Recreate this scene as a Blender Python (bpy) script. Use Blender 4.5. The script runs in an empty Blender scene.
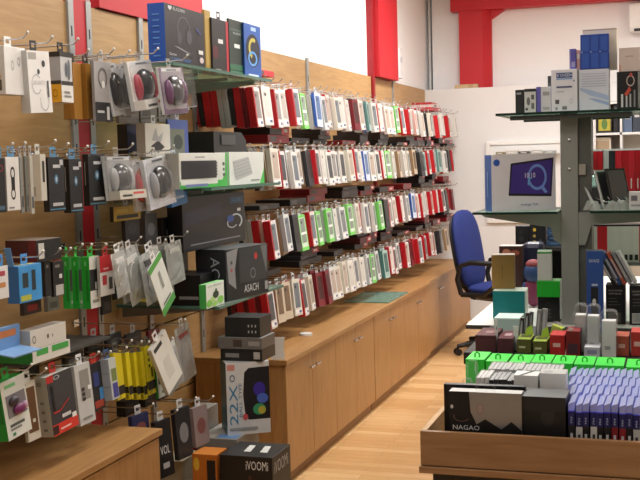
import bpy, math, random
from mathutils import Vector, Matrix
random.seed(7)
S = bpy.context.scene
COL = S.collection
# ------------------------------------------------------------------ camera
F = 1080.0; H = 1.6
d1 = Vector((351, 89, -F)).normalized()
up = Vector((-0.027, 1, (-0.027*351+89)/F)).normalized()
rt = d1.cross(up)
ROT = Matrix((rt, d1, up))
cam = bpy.data.cameras.new('camera'); camo = bpy.data.objects.new('camera', cam); COL.objects.link(camo)
cam.sensor_width = 36; cam.lens = F/640*36; cam.clip_end = 100
camo.matrix_world = Matrix.Translation((0, 0, H)) @ ROT.to_4x4()
S.camera = camo
def ray(px, py): return ROT @ Vector((px-320, 240-py, -F))
def onX(px, py, X): v = ray(px, py); return Vector((0, 0, H)) + v*(X/v.x)
def onY(px, py, Y): v = ray(px, py); return Vector((0, 0, H)) + v*(Y/v.y)
def onZ(px, py, Z): v = ray(px, py); return Vector((0, 0, H)) + v*((Z-H)/v.z)
def proj(p):
    c = ROT.transposed() @ (Vector(p)-Vector((0, 0, H))); return 320-F*c.x/c.z, 240+F*c.y/c.z
# ------------------------------------------------------------------ materials
def lin(c): return c/12.92 if c <= .04045 else ((c+.055)/1.055)**2.4
def rgb(h): return tuple(lin(int(h[i:i+2], 16)/255) for i in (0, 2, 4))
MATS = {}
def mat(h, rough=.5, metal=0.0, var=.06, scale=25, emit=0, coat=0):
    key = (h, rough, metal, var, emit, coat)
    if key in MATS: return MATS[key]
    m = bpy.data.materials.new('surface_'+h); m.use_nodes = True
    nt = m.node_tree; b = nt.nodes['Principled BSDF']
    c = rgb(h)
    n = nt.nodes.new('ShaderNodeTexNoise'); n.inputs['Scale'].default_value = scale; n.inputs['Detail'].default_value = 3
    tc = nt.nodes.new('ShaderNodeTexCoord'); nt.links.new(tc.outputs['Object'], n.inputs['Vector'])
    mx = nt.nodes.new('ShaderNodeMix'); mx.data_type = 'RGBA'
    mx.inputs[6].default_value = (*[x*(1-var) for x in c], 1); mx.inputs[7].default_value = (*[min(1, x*(1+var)) for x in c], 1)
    nt.links.new(n.outputs['Fac'], mx.inputs[0]); nt.links.new(mx.outputs[2], b.inputs['Base Color'])
    b.inputs['Roughness'].default_value = rough; b.inputs['Metallic'].default_value = metal
    b.inputs['Coat Weight'].default_value = coat
    if emit:
        b.inputs['Emission Color'].default_value = (*c, 1); b.inputs['Emission Strength'].default_value = emit
    MATS[key] = m; return m
def clear(h, alpha=.75, rough=.12, name='clear_plastic'):
    key = ('clear', h, alpha, rough)
    if key in MATS: return MATS[key]
    m = bpy.data.materials.new(name); m.use_nodes = True; nt = m.node_tree
    out = nt.nodes['Material Output']; nt.nodes.remove(nt.nodes['Principled BSDF'])
    tr = nt.nodes.new('ShaderNodeBsdfTransparent'); tr.inputs[0].default_value = (*rgb(h), 1)
    gl = nt.nodes.new('ShaderNodeBsdfPrincipled'); gl.inputs['Base Color'].default_value = (*rgb(h), 1); gl.inputs['Roughness'].default_value = rough
    n = nt.nodes.new('ShaderNodeTexNoise'); n.inputs['Scale'].default_value = 40
    bp = nt.nodes.new('ShaderNodeBump'); bp.inputs['Strength'].default_value = .15
    nt.links.new(n.outputs['Fac'], bp.inputs['Height']); nt.links.new(bp.outputs[0], gl.inputs['Normal'])
    fr = nt.nodes.new('ShaderNodeFresnel'); fr.inputs[0].default_value = 1.45
    ad = nt.nodes.new('ShaderNodeMath'); ad.operation = 'ADD'; ad.use_clamp = True; ad.inputs[1].default_value = 1-alpha
    sc_ = nt.nodes.new('ShaderNodeMath'); sc_.operation = 'MULTIPLY'; sc_.inputs[1].default_value = .3; nt.links.new(fr.outputs[0], sc_.inputs[0]); nt.links.new(sc_.outputs[0], ad.inputs[0])
    mx = nt.nodes.new('ShaderNodeMixShader'); nt.links.new(ad.outputs[0], mx.inputs[0])
    nt.links.new(tr.outputs[0], mx.inputs[1]); nt.links.new(gl.outputs[0], mx.inputs[2]); nt.links.new(mx.outputs[0], out.inputs[0])
    MATS[key] = m; return m
def wood(h1, h2, scale=(6, 6, .5), rough=.4, name='beech_laminate'):
    key = ('wood', h1, h2, scale, rough)
    if key in MATS: return MATS[key]
    m = bpy.data.materials.new(name); m.use_nodes = True; nt = m.node_tree; b = nt.nodes['Principled BSDF']
    tc = nt.nodes.new('ShaderNodeTexCoord'); mp = nt.nodes.new('ShaderNodeMapping'); mp.inputs['Scale'].default_value = scale
    nt.links.new(tc.outputs['Object'], mp.inputs[0])
    n = nt.nodes.new('ShaderNodeTexNoise'); n.inputs['Scale'].default_value = 6; n.inputs['Detail'].default_value = 6; n.inputs['Distortion'].default_value = .6
    nt.links.new(mp.outputs[0], n.inputs['Vector'])
    cr = nt.nodes.new('ShaderNodeValToRGB'); cr.color_ramp.elements[0].position = .3; cr.color_ramp.elements[1].position = .7
    cr.color_ramp.elements[0].color = (*rgb(h1), 1); cr.color_ramp.elements[1].color = (*rgb(h2), 1)
    nt.links.new(n.outputs['Fac'], cr.inputs[0]); nt.links.new(cr.outputs[0], b.inputs['Base Color'])
    b.inputs['Roughness'].default_value = rough
    MATS[key] = m; return m
def floor_mat():
    m = bpy.data.materials.new('strip_wood_floor'); m.use_nodes = True; nt = m.node_tree; b = nt.nodes['Principled BSDF']
    tc = nt.nodes.new('ShaderNodeTexCoord')
    br = nt.nodes.new('ShaderNodeTexBrick'); br.inputs['Scale'].default_value = 1; br.inputs['Brick Width'].default_value = .75; br.inputs['Row Height'].default_value = .072
    br.inputs['Mortar Size'].default_value = .0012; br.offset = .37; br.inputs['Bias'].default_value = 0
    br.inputs['Color1'].default_value = (*rgb('CFA06A'), 1); br.inputs['Color2'].default_value = (*rgb('E3BC88'), 1); br.inputs['Mortar'].default_value = (*rgb('A87B4C'), 1)
    nt.links.new(tc.outputs['Object'], br.inputs['Vector'])
    mp = nt.nodes.new('ShaderNodeMapping'); mp.inputs['Scale'].default_value = (2, 22, 1); nt.links.new(tc.outputs['Object'], mp.inputs[0])
    n = nt.nodes.new('ShaderNodeTexNoise'); n.inputs['Scale'].default_value = 3; n.inputs['Detail'].default_value = 5; nt.links.new(mp.outputs[0], n.inputs['Vector'])
    mx = nt.nodes.new('ShaderNodeMix'); mx.data_type = 'RGBA'; mx.blend_type = 'MULTIPLY'; mx.inputs[0].default_value = .35
    cr = nt.nodes.new('ShaderNodeValToRGB'); cr.color_ramp.elements[0].color = (.62, .55, .48, 1); cr.color_ramp.elements[0].position = .3; cr.color_ramp.elements[1].position = .65
    nt.links.new(n.outputs['Fac'], cr.inputs[0]); nt.links.new(br.outputs['Color'], mx.inputs[6]); nt.links.new(cr.outputs[0], mx.inputs[7])
    nt.links.new(mx.outputs[2], b.inputs['Base Color']); b.inputs['Roughness'].default_value = .33
    return m
CHROME = mat('C9CCCF', .22, 1.0, .02); STEEL = mat('9A9C99', .4, .55, .03); BLACK = mat('17171A', .45); WHITE = mat('F2F1EE', .45)
GLASS = clear('CFE6DC', .82, .05, 'shelf_glass'); GEDGE = mat('2F4A40', .15, 0, .05); PLAST = clear('FCFCFC', .975); BAG = clear('E8EAE8', .66, .2, 'bag_plastic')
BEECH = wood('9E7342', 'B38654', (9, 9, .7)); BEECHTOP = wood('9C7142', 'B08553', (9, .8, 9)); PANEL = wood('AE8757', 'C09967', (5, .7, 7), .5, 'panel_laminate')
BIN = wood('8E6742', 'A17B55', (.7, 9, 9), .45, 'bin_wood'); BINL = wood('BE935F', 'D0A774', (9, .8, 9), .45, 'bin_side_wood')
# ------------------------------------------------------------------ mesh builder
class MB:
    def __init__(s): s.v = []; s.f = []; s.m = []; s.s = []; s.mats = []; s.T = Matrix.Identity(4)
    def mi(s, m):
        if m not in s.mats: s.mats.append(m)
        return s.mats.index(m)
    def add(s, vs, fs, m, smooth=False):
        o = len(s.v); i = s.mi(m)
        s.v += [s.T @ Vector(p) for p in vs]
        for f in fs: s.f.append([o+k for k in f]); s.m.append(i); s.s.append(smooth)
        return s
    def box(s, a, b, m, F=None, L=None, R=None, T=None):
        (x0, y0, z0), (x1, y1, z1) = a, b
        vs = [(x0, y0, z0), (x1, y0, z0), (x1, y1, z0), (x0, y1, z0), (x0, y0, z1), (x1, y0, z1), (x1, y1, z1), (x0, y1, z1)]
        o = len(s.v); s.v += [s.T @ Vector(p) for p in vs]
        for f, mm in (((0, 3, 2, 1), m), ((4, 5, 6, 7), T or m), ((0, 1, 5, 4), F or m), ((1, 2, 6, 5), R or m), ((2, 3, 7, 6), m), ((3, 0, 4, 7), L or m)):
            s.f.append([o+k for k in f]); s.m.append(s.mi(mm)); s.s.append(False)
        return s
    def rbox(s, a, b, r, m, n=4, axis=2, smooth=True):     # box with four rounded edges along an axis
        lo = list(a); hi = list(b); ax = [i for i in range(3) if i != axis]
        if axis == 1: ax = [2, 0]
        pts = []
        for cx, cy, a0 in ((hi[ax[0]]-r, hi[ax[1]]-r, 0), (lo[ax[0]]+r, hi[ax[1]]-r, 90), (lo[ax[0]]+r, lo[ax[1]]+r, 180), (hi[ax[0]]-r, lo[ax[1]]+r, 270)):
            for k in range(n+1):
                t = math.radians(a0+90*k/n); pts.append((cx+r*math.cos(t), cy+r*math.sin(t)))
        N = len(pts); vs = []
        for z in (lo[axis], hi[axis]):
            for p in pts:
                q = [0, 0, 0]; q[ax[0]] = p[0]; q[ax[1]] = p[1]; q[axis] = z; vs.append(q)
        s.add(vs, [[k, (k+1) % N, N+(k+1) % N, N+k] for k in range(N)], m, False)
        s.add(vs, [list(range(N))[::-1], list(range(N, 2*N))], m, False)
        return s
    def tube(s, pts, r, m, n=8, cap=True):
        pts = [Vector(p) for p in pts]; rings = []; rr = r if isinstance(r, (list, tuple)) else [r]*len(pts)
        ref = None
        for i, p in enumerate(pts):
            t = (pts[min(i+1, len(pts)-1)]-pts[max(i-1, 0)]).normalized()
            if ref is None: ref = Vector((0, 0, 1)) if abs(t.z) < .9 else Vector((1, 0, 0))
            a = t.cross(ref).normalized(); b = a.cross(t).normalized(); ref = b
            rings.append([p+(a*math.cos(2*math.pi*k/n)+b*math.sin(2*math.pi*k/n))*rr[i] for k in range(n)])
        vs = [q for g in rings for q in g]; fs = []
        for i in range(len(pts)-1):
            for k in range(n): fs.append([i*n+k, i*n+(k+1) % n, (i+1)*n+(k+1) % n, (i+1)*n+k])
        s.add(vs, fs, m, True)
        if cap: s.add(vs, [list(range(n))[::-1], [(len(pts)-1)*n+k for k in range(n)]], m)
        return s
    def cyl(s, p, q, r, m, n=16): return s.tube([p, q], r, m, n)
    def ell(s, c, r, m, nu=16, nv=10, zmin=-1):
        vs = []; fs = []
        for j in range(nv+1):
            t = -math.pi/2+math.pi*j/nv
            for i in range(nu):
                a = 2*math.pi*i/nu; z = max(math.sin(t), zmin)
                vs.append((c[0]+r[0]*math.cos(t)*math.cos(a), c[1]+r[1]*math.cos(t)*math.sin(a), c[2]+r[2]*z))
        for j in range(nv):
            for i in range(nu): fs.append([j*nu+i, j*nu+(i+1) % nu, (j+1)*nu+(i+1) % nu, (j+1)*nu+i])
        return s.add(vs, fs, m, True)
    def prism(s, poly, ext, m, axis='y'):      # poly in (x,z) extruded along y between ext, or (y,z) along x, or (x,y) along z
        n = len(poly); vs = []
        for e in ext:
            for a, b in poly: vs.append((a, e, b) if axis == 'y' else (e, a, b) if axis == 'x' else (a, b, e))
        fs = [[k, (k+1) % n, n+(k+1) % n, n+k] for k in range(n)]+[list(range(n))[::-1], list(range(n, 2*n))]
        return s.add(vs, fs, m)
    def build(s, name, parent=None, bevel=0):
        me = bpy.data.meshes.new(name); me.from_pydata(s.v, [], s.f)
        for m in s.mats: me.materials.append(m)
        me.polygons.foreach_set('material_index', s.m); me.polygons.foreach_set('use_smooth', s.s); me.update()
        o = bpy.data.objects.new(name, me); COL.objects.link(o)
        if parent: o.parent = parent
        if bevel:
            md = o.modifiers.new('bevel', 'BEVEL'); md.width = bevel; md.segments = 2; md.limit_method = 'ANGLE'; md.angle_limit = math.radians(50)
        return o
def tag(o, label, cat, group=None, kind=None):
    o['label'] = label; o['category'] = cat
    if group: o['group'] = group
    if kind: o['kind'] = kind
    return o
def empty(name, loc, rot=(0, 0, 0)):
    o = bpy.data.objects.new(name, None); COL.objects.link(o); o.location = loc; o.rotation_euler = rot; o.empty_display_size = .05
    return o
def struct(name, mb, label=None):
    o = mb.build(name); o['kind'] = 'structure'
    if label: o['label'] = label
    return o
TXT = {}
def glyphs(t):
    if t in TXT: return TXT[t]
    c = bpy.data.curves.new('t', 'FONT'); c.body = t; c.size = 1; c.resolution_u = 2
    o = bpy.data.objects.new('t', c); me = o.to_mesh()
    vs = [(v.co.x, v.co.y) for v in me.vertices]; fs = [list(p.vertices) for p in me.polygons]
    o.to_mesh_clear(); bpy.data.objects.remove(o); bpy.data.curves.remove(c)
    x0 = min(v[0] for v in vs); x1 = max(v[0] for v in vs); y0 = min(v[1] for v in vs); y1 = max(v[1] for v in vs)
    TXT[t] = ([((x-x0)/(x1-x0), (y-y0)/(y1-y0)) for x, y in vs], fs); return TXT[t]
def deco(mb, w, d, h, items):
    """flat print on the faces of a w x d x h box whose base centre is the origin; front is -y"""
    for i, it in enumerate(items):
        fc, u0, v0, u1, v1, col = it[:6]; kind = it[6] if len(it) > 6 else 'rect'
        e = .0005+.0002*i
        m = col if not isinstance(col, str) else mat(col, .4)
        def P(u, v):
            if fc == 'F': return (-w/2+u*w, -d/2-e, v*h)
            if fc == 'L': return (-w/2-e, d/2-u*d, v*h)
            if fc == 'R': return (w/2+e, -d/2+u*d, v*h)
            return (-w/2+u*w, -d/2+v*d, h+e)
        if kind == 'rect': mb.add([P(u0, v0), P(u1, v0), P(u1, v1), P(u0, v1)], [(0, 1, 2, 3)], m)
        elif kind == 'poly': mb.add([P(u, v) for u, v in it[7]], [tuple(range(len(it[7])))], m)
        elif kind == 'ell':
            n = 20; mb.add([P((u0+u1)/2+(u1-u0)/2*math.cos(6.2832*k/n), (v0+v1)/2+(v1-v0)/2*math.sin(6.2832*k/n)) for k in range(n)], [tuple(range(n))], m)
        elif kind == 'ring':
            n = 24; a0, a1 = (it[8], it[9]) if len(it) > 8 else (0, 360); th = it[7]; vs = []
            for k in range(n+1):
                a = math.radians(a0+(a1-a0)*k/n)
                for q in (1, 1-th): vs.append(P((u0+u1)/2+(u1-u0)/2*q*math.cos(a), (v0+v1)/2+(v1-v0)/2*q*math.sin(a)))
            mb.add(vs, [(2*k, 2*k+1, 2*k+3, 2*k+2) for k in range(n)], m)
        else:       # text, 'V:' reads upwards, 'D:' downwards
            t = kind; vert = t[:2] in ('V:', 'D:'); g, fs = glyphs(t[2:] if vert else t)
            q = []
            for a, b in g:
                if t[:2] == 'V:': a, b = 1-b, a
                elif t[:2] == 'D:': a, b = b, 1-a
                q.append(P(u0+a*(u1-u0), v0+b*(v1-v0)))
            mb.add(q, fs, m)
# ------------------------------------------------------------------ boxes read off the photograph's geometry
def solve(xl, xm, xr, yt, yb, X=None, Y=None, Z=None, yaw=90, d=None, w=None, z0=None, h=None):
    P = onX(xm, yb, X) if X is not None else onY(xm, yb, Y) if Y is not None else onZ(xm, yb, Z)
    t = math.radians(yaw); e1 = Vector((math.cos(t), math.sin(t), 0)); e2 = Vector((-e1.y, e1.x, 0))
    v = ray(xm, yt); zt = H+v.z*P.y/v.y
    def along(e, px):
        v = ray(px, yb); return (P.y*v.x-P.x*v.y)/(e.x*v.y-e.y*v.x)
    if w is None: w = along(e1, xr)
    if d is None: d = along(e2, xl)
    if z0 is not None: P.z = z0
    if h is None: h = zt-P.z
    o = P+e1*w/2+e2*d/2
    return dict(o=o, yaw=t, w=w, d=d, h=h)
def hangtab(w, h, m, parent, y=0, tw=.036, th=.034, hook=True):
    mb = MB(); a = .0007; z = h
    mb.box((-tw/2, y-a, z), (tw/2, y+a, z+th*.35), m); mb.box((-tw/2, y-a, z+th*.75), (tw/2, y+a, z+th), m)
    mb.box((-tw/2, y-a, z+th*.35), (-tw*.28, y+a, z+th*.75), m); mb.box((tw*.28, y-a, z+th*.35), (tw/2, y+a, z+th*.75), m)
    return mb.build('hang_tab', parent)
def M_(c, r=.45): return c if not isinstance(c, str) else mat(c, r)
def hook_mb(x1, x0=-2.298):
    mb = MB(); L = x1-x0
    mb.box((0, -.02, -.014), (.004, .02, .014), CHROME); mb.tube([(.004, 0, 0), (L*.5, 0, .002), (L-.02, 0, .006), (L, 0, .022)], .0028, CHROME, 6)
    mb.ell((L, 0, .024), (.005, .005, .005), mat('E9E9E6', .3), 8, 6)
    return mb
def hook(y, z, x1, label, x0=-2.298):
    o = hook_mb(x1, x0).build('peg_hook'); o.location = (x0, y, z); tag(o, label, 'hook', 'peg hooks on the near wall'); return o
def box(name, label, cat, sol, cols, items=(), tab=None, hk=None, tilt=0, roll=0, group=None, rough=.4, bevel=.0012, extra=None):  # many plain cartons carry shading in their colours, sides darker than fronts
    """carton: cols = (front, left, top[, right])"""
    w, d, h = sol['w'], sol['d'], sol['h']
    mb = MB(); f, l, t = [M_(c, rough) for c in cols[:3]]; r = M_(cols[3], rough) if len(cols) > 3 else l
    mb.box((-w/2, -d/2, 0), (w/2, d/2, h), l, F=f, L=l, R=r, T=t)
    deco(mb, w, d, h, items)
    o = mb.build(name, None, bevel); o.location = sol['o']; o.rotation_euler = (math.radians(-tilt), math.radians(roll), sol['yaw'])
    tag(o, label, cat, group)
    if tab: hangtab(w, h, M_(tab), o, tw=min(.036, w*.8))
    if extra: extra(o, w, d, h)
    if hk: hook(sol['o'].y, sol['o'].z+h+.0185, (sol['o'].x+d/2+.05), hk)
    return o
# ================================================================== SETTING
WX = -2.3
mb = MB().box((-2.6, -1.0, -.1), (4.2, 11.2, 0), floor_mat()); struct('floor', mb)
struct('ceiling', MB().box((-2.6, -1.0, 3.3), (4.2, 11.2, 3.4), mat('F4F3F0', .8)))
struct('wall_left', MB().box((-2.5, -1.0, 0), (WX-.03, 11.0, 3.3), mat('FBFBFC', .7, 0, .012)))
struct('wall_back', MB().box((-2.27, 10.75, 0), (4.2, 10.95, 3.3), mat('FBFBFC', .7, 0, .012)))
struct('wall_right', MB().box((4.0, -1.0, 0), (4.2, 10.75, 3.3), mat('F1F0ED', .7)))
struct('wall_partition', MB().box((WX-.03, 10.5, 0), (3.99, 10.6, 2.262), mat('E9E9EA', .6, 0, .012)), 'pale grey lower back wall')
RED = mat('C8202C', .5, 0, .03)
# red pilasters and the beam
def yAt(px, X=WX): return X*F/ (px-671)
struct('trim_1', MB().box((WX-.03, 4.1, 2.268), (-2.285, yAt(201)-.12, 3.3), RED))
y0, y1 = 8.55, 9.18
struct('trim_2', MB().box((WX-.03, y0, 2.268), (-2.24, y1, 3.3), RED).box((WX-.03, y0-.06, 0), (-2.28, y0-.005, 3.3), mat('9A1822', .5)))  # thin strip in darker red: the pilaster side's shade put into its colour
struct('trim_3', MB().box((WX-.03, 3.88, 0), (-2.293, 4.005, 3.3), RED))
mb = MB(); xa = onY(459, 50, 10.6).x; xb = onY(490, 50, 10.6).x; c = .075
mb.prism([(xa, 10.75), (xa, 10.62), (xb-c, 10.62), (xb, 10.69), (xb, 10.75)], (2.0, 3.3), RED, 'z')
mb.prism([(xb, 2.93), (xb+.14, 3.02), (xb, 3.02)], (10.68, 10.75), RED)
struct('trim_4', mb)
struct('trim_5', MB().box((xa-.08, 10.6, 3.02), (3.99, 10.75, 3.3), RED))
# beige slatted wall panels with dark grooves, one per bay between uprights
edges = [2.4, 3.87, 4.03, 4.47, 5.04, 6.85, 8.55, 9.2, 10.5]
for a, b in ((2.3, 3.87), (4.02, 4.47), (4.485, 5.04), (5.055, 6.85), (6.865, 8.485), (8.55, 9.18), (9.19, 10.5)):
    mb = MB(); z = .0; dk = mat('2A2019', .8)
    mb.box((WX-.03, a, 0), (WX-.012, b, 2.266), dk)
    zs = [0, .155, .50, .845, 1.19, 1.535, 1.88, 2.266]
    for p, q in zip(zs, zs[1:]): mb.box((WX-.012, a, p+.004), (WX, b, q-.004), PANEL)
    o = mb.build('wall_panel'); o['kind'] = 'structure'
ups = [(3.872, 'left of the red wall strip'), (4.012, 'right of the red wall strip'), (4.477, 'behind the mouse packs'), (5.047, 'above the leaning speaker box'), (6.857, 'halfway along the phone cases'), (9.187, 'right of the far red pilaster')]
for y, t in ups:
    mb = MB(); mb.box((WX-.0, y-.02, .0), (WX+.012, y+.02, 2.28), mat('A9ABAA', .4, .5)); 
    for k in range(18): mb.box((WX+.0115, y-.005, .12+k*.118), (WX+.0125, y+.005, .16+k*.118), BLACK)
    tag(mb.build('wall_upright'), 'grey slotted steel wall upright '+t, 'upright', 'slotted uprights of the long wall')
# ceiling lamps out of view; the fourth placed forward to brighten the bin front
for i, (x, y) in enumerate(((-1.2, 2.9), (-1.2, 5.4), (-1.2, 8.2), (.7, .8), (.9, 5.4), (.9, 8.2))):
    r = empty('ceiling_lamp', (x, y, 3.3)); tag(r, 'flat white fluorescent ceiling lamp, hung above the shop floor', 'lamp', 'ceiling lamps')
    fr = MB(); fr.box((-.32, -.62, -.06), (.32, -.6, 0), WHITE).box((-.32, .6, -.06), (.32, .62, 0), WHITE).box((-.32, -.6, -.06), (-.3, .6, 0), WHITE).box((.3, -.6, -.06), (.32, .6, 0), WHITE); fr.build('frame', r)
    MB().box((-.3, -.6, -.02), (.3, .6, -.002), mat('FFF4E2', .5, 0, .01, 5, 1.5)).build('diffuser', r)
    L = bpy.data.lights.new('lamp_light', 'AREA'); L.shape = 'RECTANGLE'; L.size = .58; L.size_y = 1.18
    L.energy = (26, 58, 66, 30, 40, 62)[i]; L.color = (1, .985, .955)
    lo = bpy.data.objects.new('lamp_light', L); COL.objects.link(lo); lo.parent = r; lo.location = (0, 0, -.03)
W = bpy.data.worlds.new('ambient_fill'); S.world = W; W.use_nodes = True  # even ambient light added as fill, not a source in the shop
W.node_tree.nodes['Background'].inputs[0].default_value = (.95, .97, 1, 1); W.node_tree.nodes['Background'].inputs[1].default_value = .05
# ================================================================== CABINETS
CX = -1.793
def knob(parent, y, z):
    mb = MB(); mb.cyl((CX, y, z), (CX+.018, y, z), .005, CHROME, 8); mb.tube([(CX+.018, y-.03, z), (CX+.022, y, z), (CX+.018, y+.03, z)], .006, CHROME, 8); mb.build('handle', parent)
def cabinet(label, ya, yb, n, zt=.607, dx=0):
    r = empty('storage_cabinet', (0, 0, 0)); tag(r, label, 'cabinet', 'beech base cabinets along the wall')
    r.location = (dx, 0, 0)
    MB().box((WX+.024, ya, .062), (CX-.02, yb, zt), BEECH).build('carcass', r, .001)
    MB().box((WX+.024, ya+.002, 0), (CX-.03, yb-.002, .06), mat('8A6238', .5)).build('plinth', r)
    ws = (yb-ya)/n
    for k in range(n):
        a, b = ya+k*ws+.002, ya+(k+1)*ws-.002
        d = MB().box((CX-.019, a, .065), (CX, b, zt-.004), BEECH).build('door', r, .0015)
        knob(d, (b-.045) if k % 2 == 0 else (a+.045), zt-.075)
    return r
cabinet('beech base cabinet with bar handles, nearest the floor boxes', 4.9, 6.545, 4)
cabinet('beech base cabinet, second along the wall under the phone cases', 6.555, 8.2, 4)
cabinet('beech base cabinet at the far end beside the blue chair', 8.21, 10.1, 4, dx=-.02)
w = MB().box((WX+.002, 4.885, .608), (CX+.012, 8.203, .634), BEECHTOP).build('wooden_worktop', None, .002); tag(w, 'long beech worktop running under the rows of phone cases', 'worktop')
w = MB().box((WX+.002, 8.208, .608), (CX-.008, 10.11, .634), BEECHTOP).build('wooden_worktop', None, .002); tag(w, 'short beech worktop beside the blue office chair', 'worktop')
# near cabinet
r = empty('storage_cabinet', (0, 0, 0)); tag(r, 'beech base cabinet in the left foreground with its top showing', 'cabinet', 'beech base cabinets along the wall')
MB().box((WX+.002, 2.2, .06), (CX-.02, 3.53, .607), BEECH).build('carcass', r)
MB().box((WX+.002, 2.2, 0), (CX-.03, 3.528, .058), mat('8A6238', .5)).build('plinth', r)
MB().box((WX+.002, 2.2, .608), (CX+.008, 3.54, .632), BEECHTOP).build('top', r, .002)
for a, b in ((2.3, 2.93), (2.934, 3.525)):
    d = MB().box((CX-.019, a, .065), (CX, b, .6), BEECH).build('door', r, .0015)
    y = b-.05 if a < 2.5 else a+.07
    k = MB(); k.cyl((CX, y, .545), (CX+.02, y, .545), .005, CHROME, 10); k.ell((CX+.025, y, .545), (.009, .013, .013), CHROME, 12, 8); k.build('knob', d)
# ================================================================== PHONE CASE PACKS on the long wall
PW, PH = .098, .2
CODES = {  # edge, front, case, thickness, adjective
 'R': ('C01824', 'DDD9D6', '8F8A88', .038, 'red-edged'), 'W': ('DCD9D3', 'DDDAD4', 'B9B4AC', .024, 'white'), 'G': ('7FD968', 'DCEFD8', '8C988C', .02, 'green-framed'),
 'B': ('3A63B8', 'CFD9EC', '52719F', .018, 'blue'), 'K': ('26262A', '3A3A3E', '16161A', .024, 'black'), 'S': ('B9BBBC', 'D9DAD8', '808488', .024, 'silver grey'),
 'C': ('D2CCBD', 'D9D3C6', 'A99E8C', .026, 'cream'), 'D': ('6E1420', '7E2530', '3D1016', .024, 'maroon'), 'T': ('5F8C87', 'A9C4BF', '4E706C', .018, 'teal'),
 'O': ('A08464', 'CDBDA6', '77604A', .024, 'tan'), 'P': ('D9A8A0', 'EFE6E2', 'D98F84', .018, 'pink')}
BT = clear('EEF1F1', .6)
def make_pack(code, cs2=None):
    e, f, cs, t, adj = CODES[code]; cs = cs2 or cs
    mb = MB(); mb.box((-PW/2, -t/2, 0), (PW/2, t/2, PH), mat(e, .45), F=mat(f, .4))
    its = [('F', .16, .22, .84, .9, cs), ('F', .2, .25, .8, .87, mat(cs, .3, 0, .12)), ('F', .28, .75, .48, .84, '303030', 'ell')]
    if code in 'RWCSP': its += [('F', .08, .05, .9, .17, 'F4F3F1'), ('F', .55, .07, .85, .14, '5A5F86')]
    if code == 'R': its += [('F', 0, 0, .14, 1, e), ('L', .3, .08, .7, .3, 'E8B0B0', 'V:CASE')]
    if code == 'G': its += [('F', 0, .93, 1, 1, e), ('F', 0, 0, 1, .1, e), ('F', 0, 0, .07, 1, e), ('F', .93, 0, 1, 1, e), ('F', .1, .45, .9, .52, 'F4F3F1')]
    its = [i for i in its if not (len(i) > 6 and i[6] == 'V:CASE')]
    deco(mb, PW, t, PH, its)
    o = mb.build('phone_case_pack'); hangtab(PW, PH, BT, o)
    return o, t
PROTO = {c: [make_pack(c)]+[make_pack(c, k) for k in (('4A4A50', 'B9A79A', '6F767E', 'D3CFC8') if c in 'RWSC' else ())] for c in CODES}
USED = set()
def copy_tree(o):
    c = o.copy(); COL.objects.link(c)
    for ch in o.children:
        k = ch.copy(); COL.objects.link(k); k.parent = c
    return c
HOOKP = None
ROWS = [
 ('top row', 1.787, 2.02, [(258,'DRKRRSSKRDR'),(266,'WW'),(277,'WR'),(284,'SW'),(297,'SR'),(305,'CG'),(318,'SB'),(325,'WS'),(329,'R'),(333,'WC'),(341,'R'),(349,'SW'),(356,'KD'),(362,'SW'),(368,'BT'),(374,'W'),(380,'R'),(387,'SW'),(392,'WS'),(396,'WG'),(403,'RR'),(411,'RR'),(417,'WP'),(424,'SW'),(432,'KC'),(440,'R'),(444,'WW'),(450,'RR'),(457,'W')]),
 ('second row', 1.46, 1.67, [(274,'KSWKSOC'),(283,'CR'),(291,'SW'),(299,'WS'),(303,'OK'),(313,'KR'),(320,'SW'),(325,'CW'),(330,'WR'),(337,'WS'),(341,'DW'),(347,'CC'),(355,'DR'),(359,'RW'),(367,'WB'),(372,'SS'),(378,'KW'),(384,'RR'),(388,'GG'),(395,'RW'),(401,'CO'),(406,'RW'),(410,'SC'),(415,'OO'),(418,'KK'),(424,'KT'),(430,'WR'),(436,'RR'),(440,'ST'),(445,'RW'),(450,'WK'),(454,'RR'),(458,'DR'),(462,'RD')]),
 ('third row', 1.108, 1.32, [(274,'SKWSRPR'),(288,'OS'),(297,'DK'),(302,'CG'),(313,'WR'),(320,'SG'),(330,'SG'),(337,'DS'),(343,'OS'),(351,'GG'),(359,'SW'),(367,'RW'),(376,'SW'),(382,'GG'),(387,'KK'),(391,'RR'),(396,'WW'),(403,'RR'),(409,'WS'),(414,'KB'),(418,'RR'),(424,'DR'),(428,'RW'),(433,'WR'),(437,'RR'),(444,'KR'),(448,'WK'),(454,'RD'),(458,'RW')]),
 ('bottom row', .748, .96, [(270,'KDRDRDR'),(278,'OO'),(284,'OO'),(292,'RC'),(303,'DR'),(312,'SC'),(319,'DD'),(326,'DD'),(330,'SS'),(338,'SC'),(345,'CC'),(351,'OW'),(357,'WW'),(363,'RW'),(369,'KS'),(373,'SG'),(379,'TS'),(386,'TT'),(390,'WR'),(395,'RR'),(400,'SS'),(408,'DR'),(413,'WD'),(416,'RR'),(422,'RR'),(427,'KR'),(432,'RR'),(436,'WR'),(441,'KK'),(448,'SO')])]
ORD = ['first', 'second', 'third', 'fourth', 'fifth', 'sixth', 'seventh', 'eighth', 'ninth', 'tenth', 'eleventh', 'twelfth', 'thirteenth', 'fourteenth', 'fifteenth', 'sixteenth', 'seventeenth', 'eighteenth', 'nineteenth', 'twentieth']
def ordn(k): return ORD[k] if k < 20 else f'{k+1}{("th","st","nd","rd")[(k+1)%10] if (k+1)%10 < 4 else "th"}'
TL = math.radians(6.5)
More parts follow.
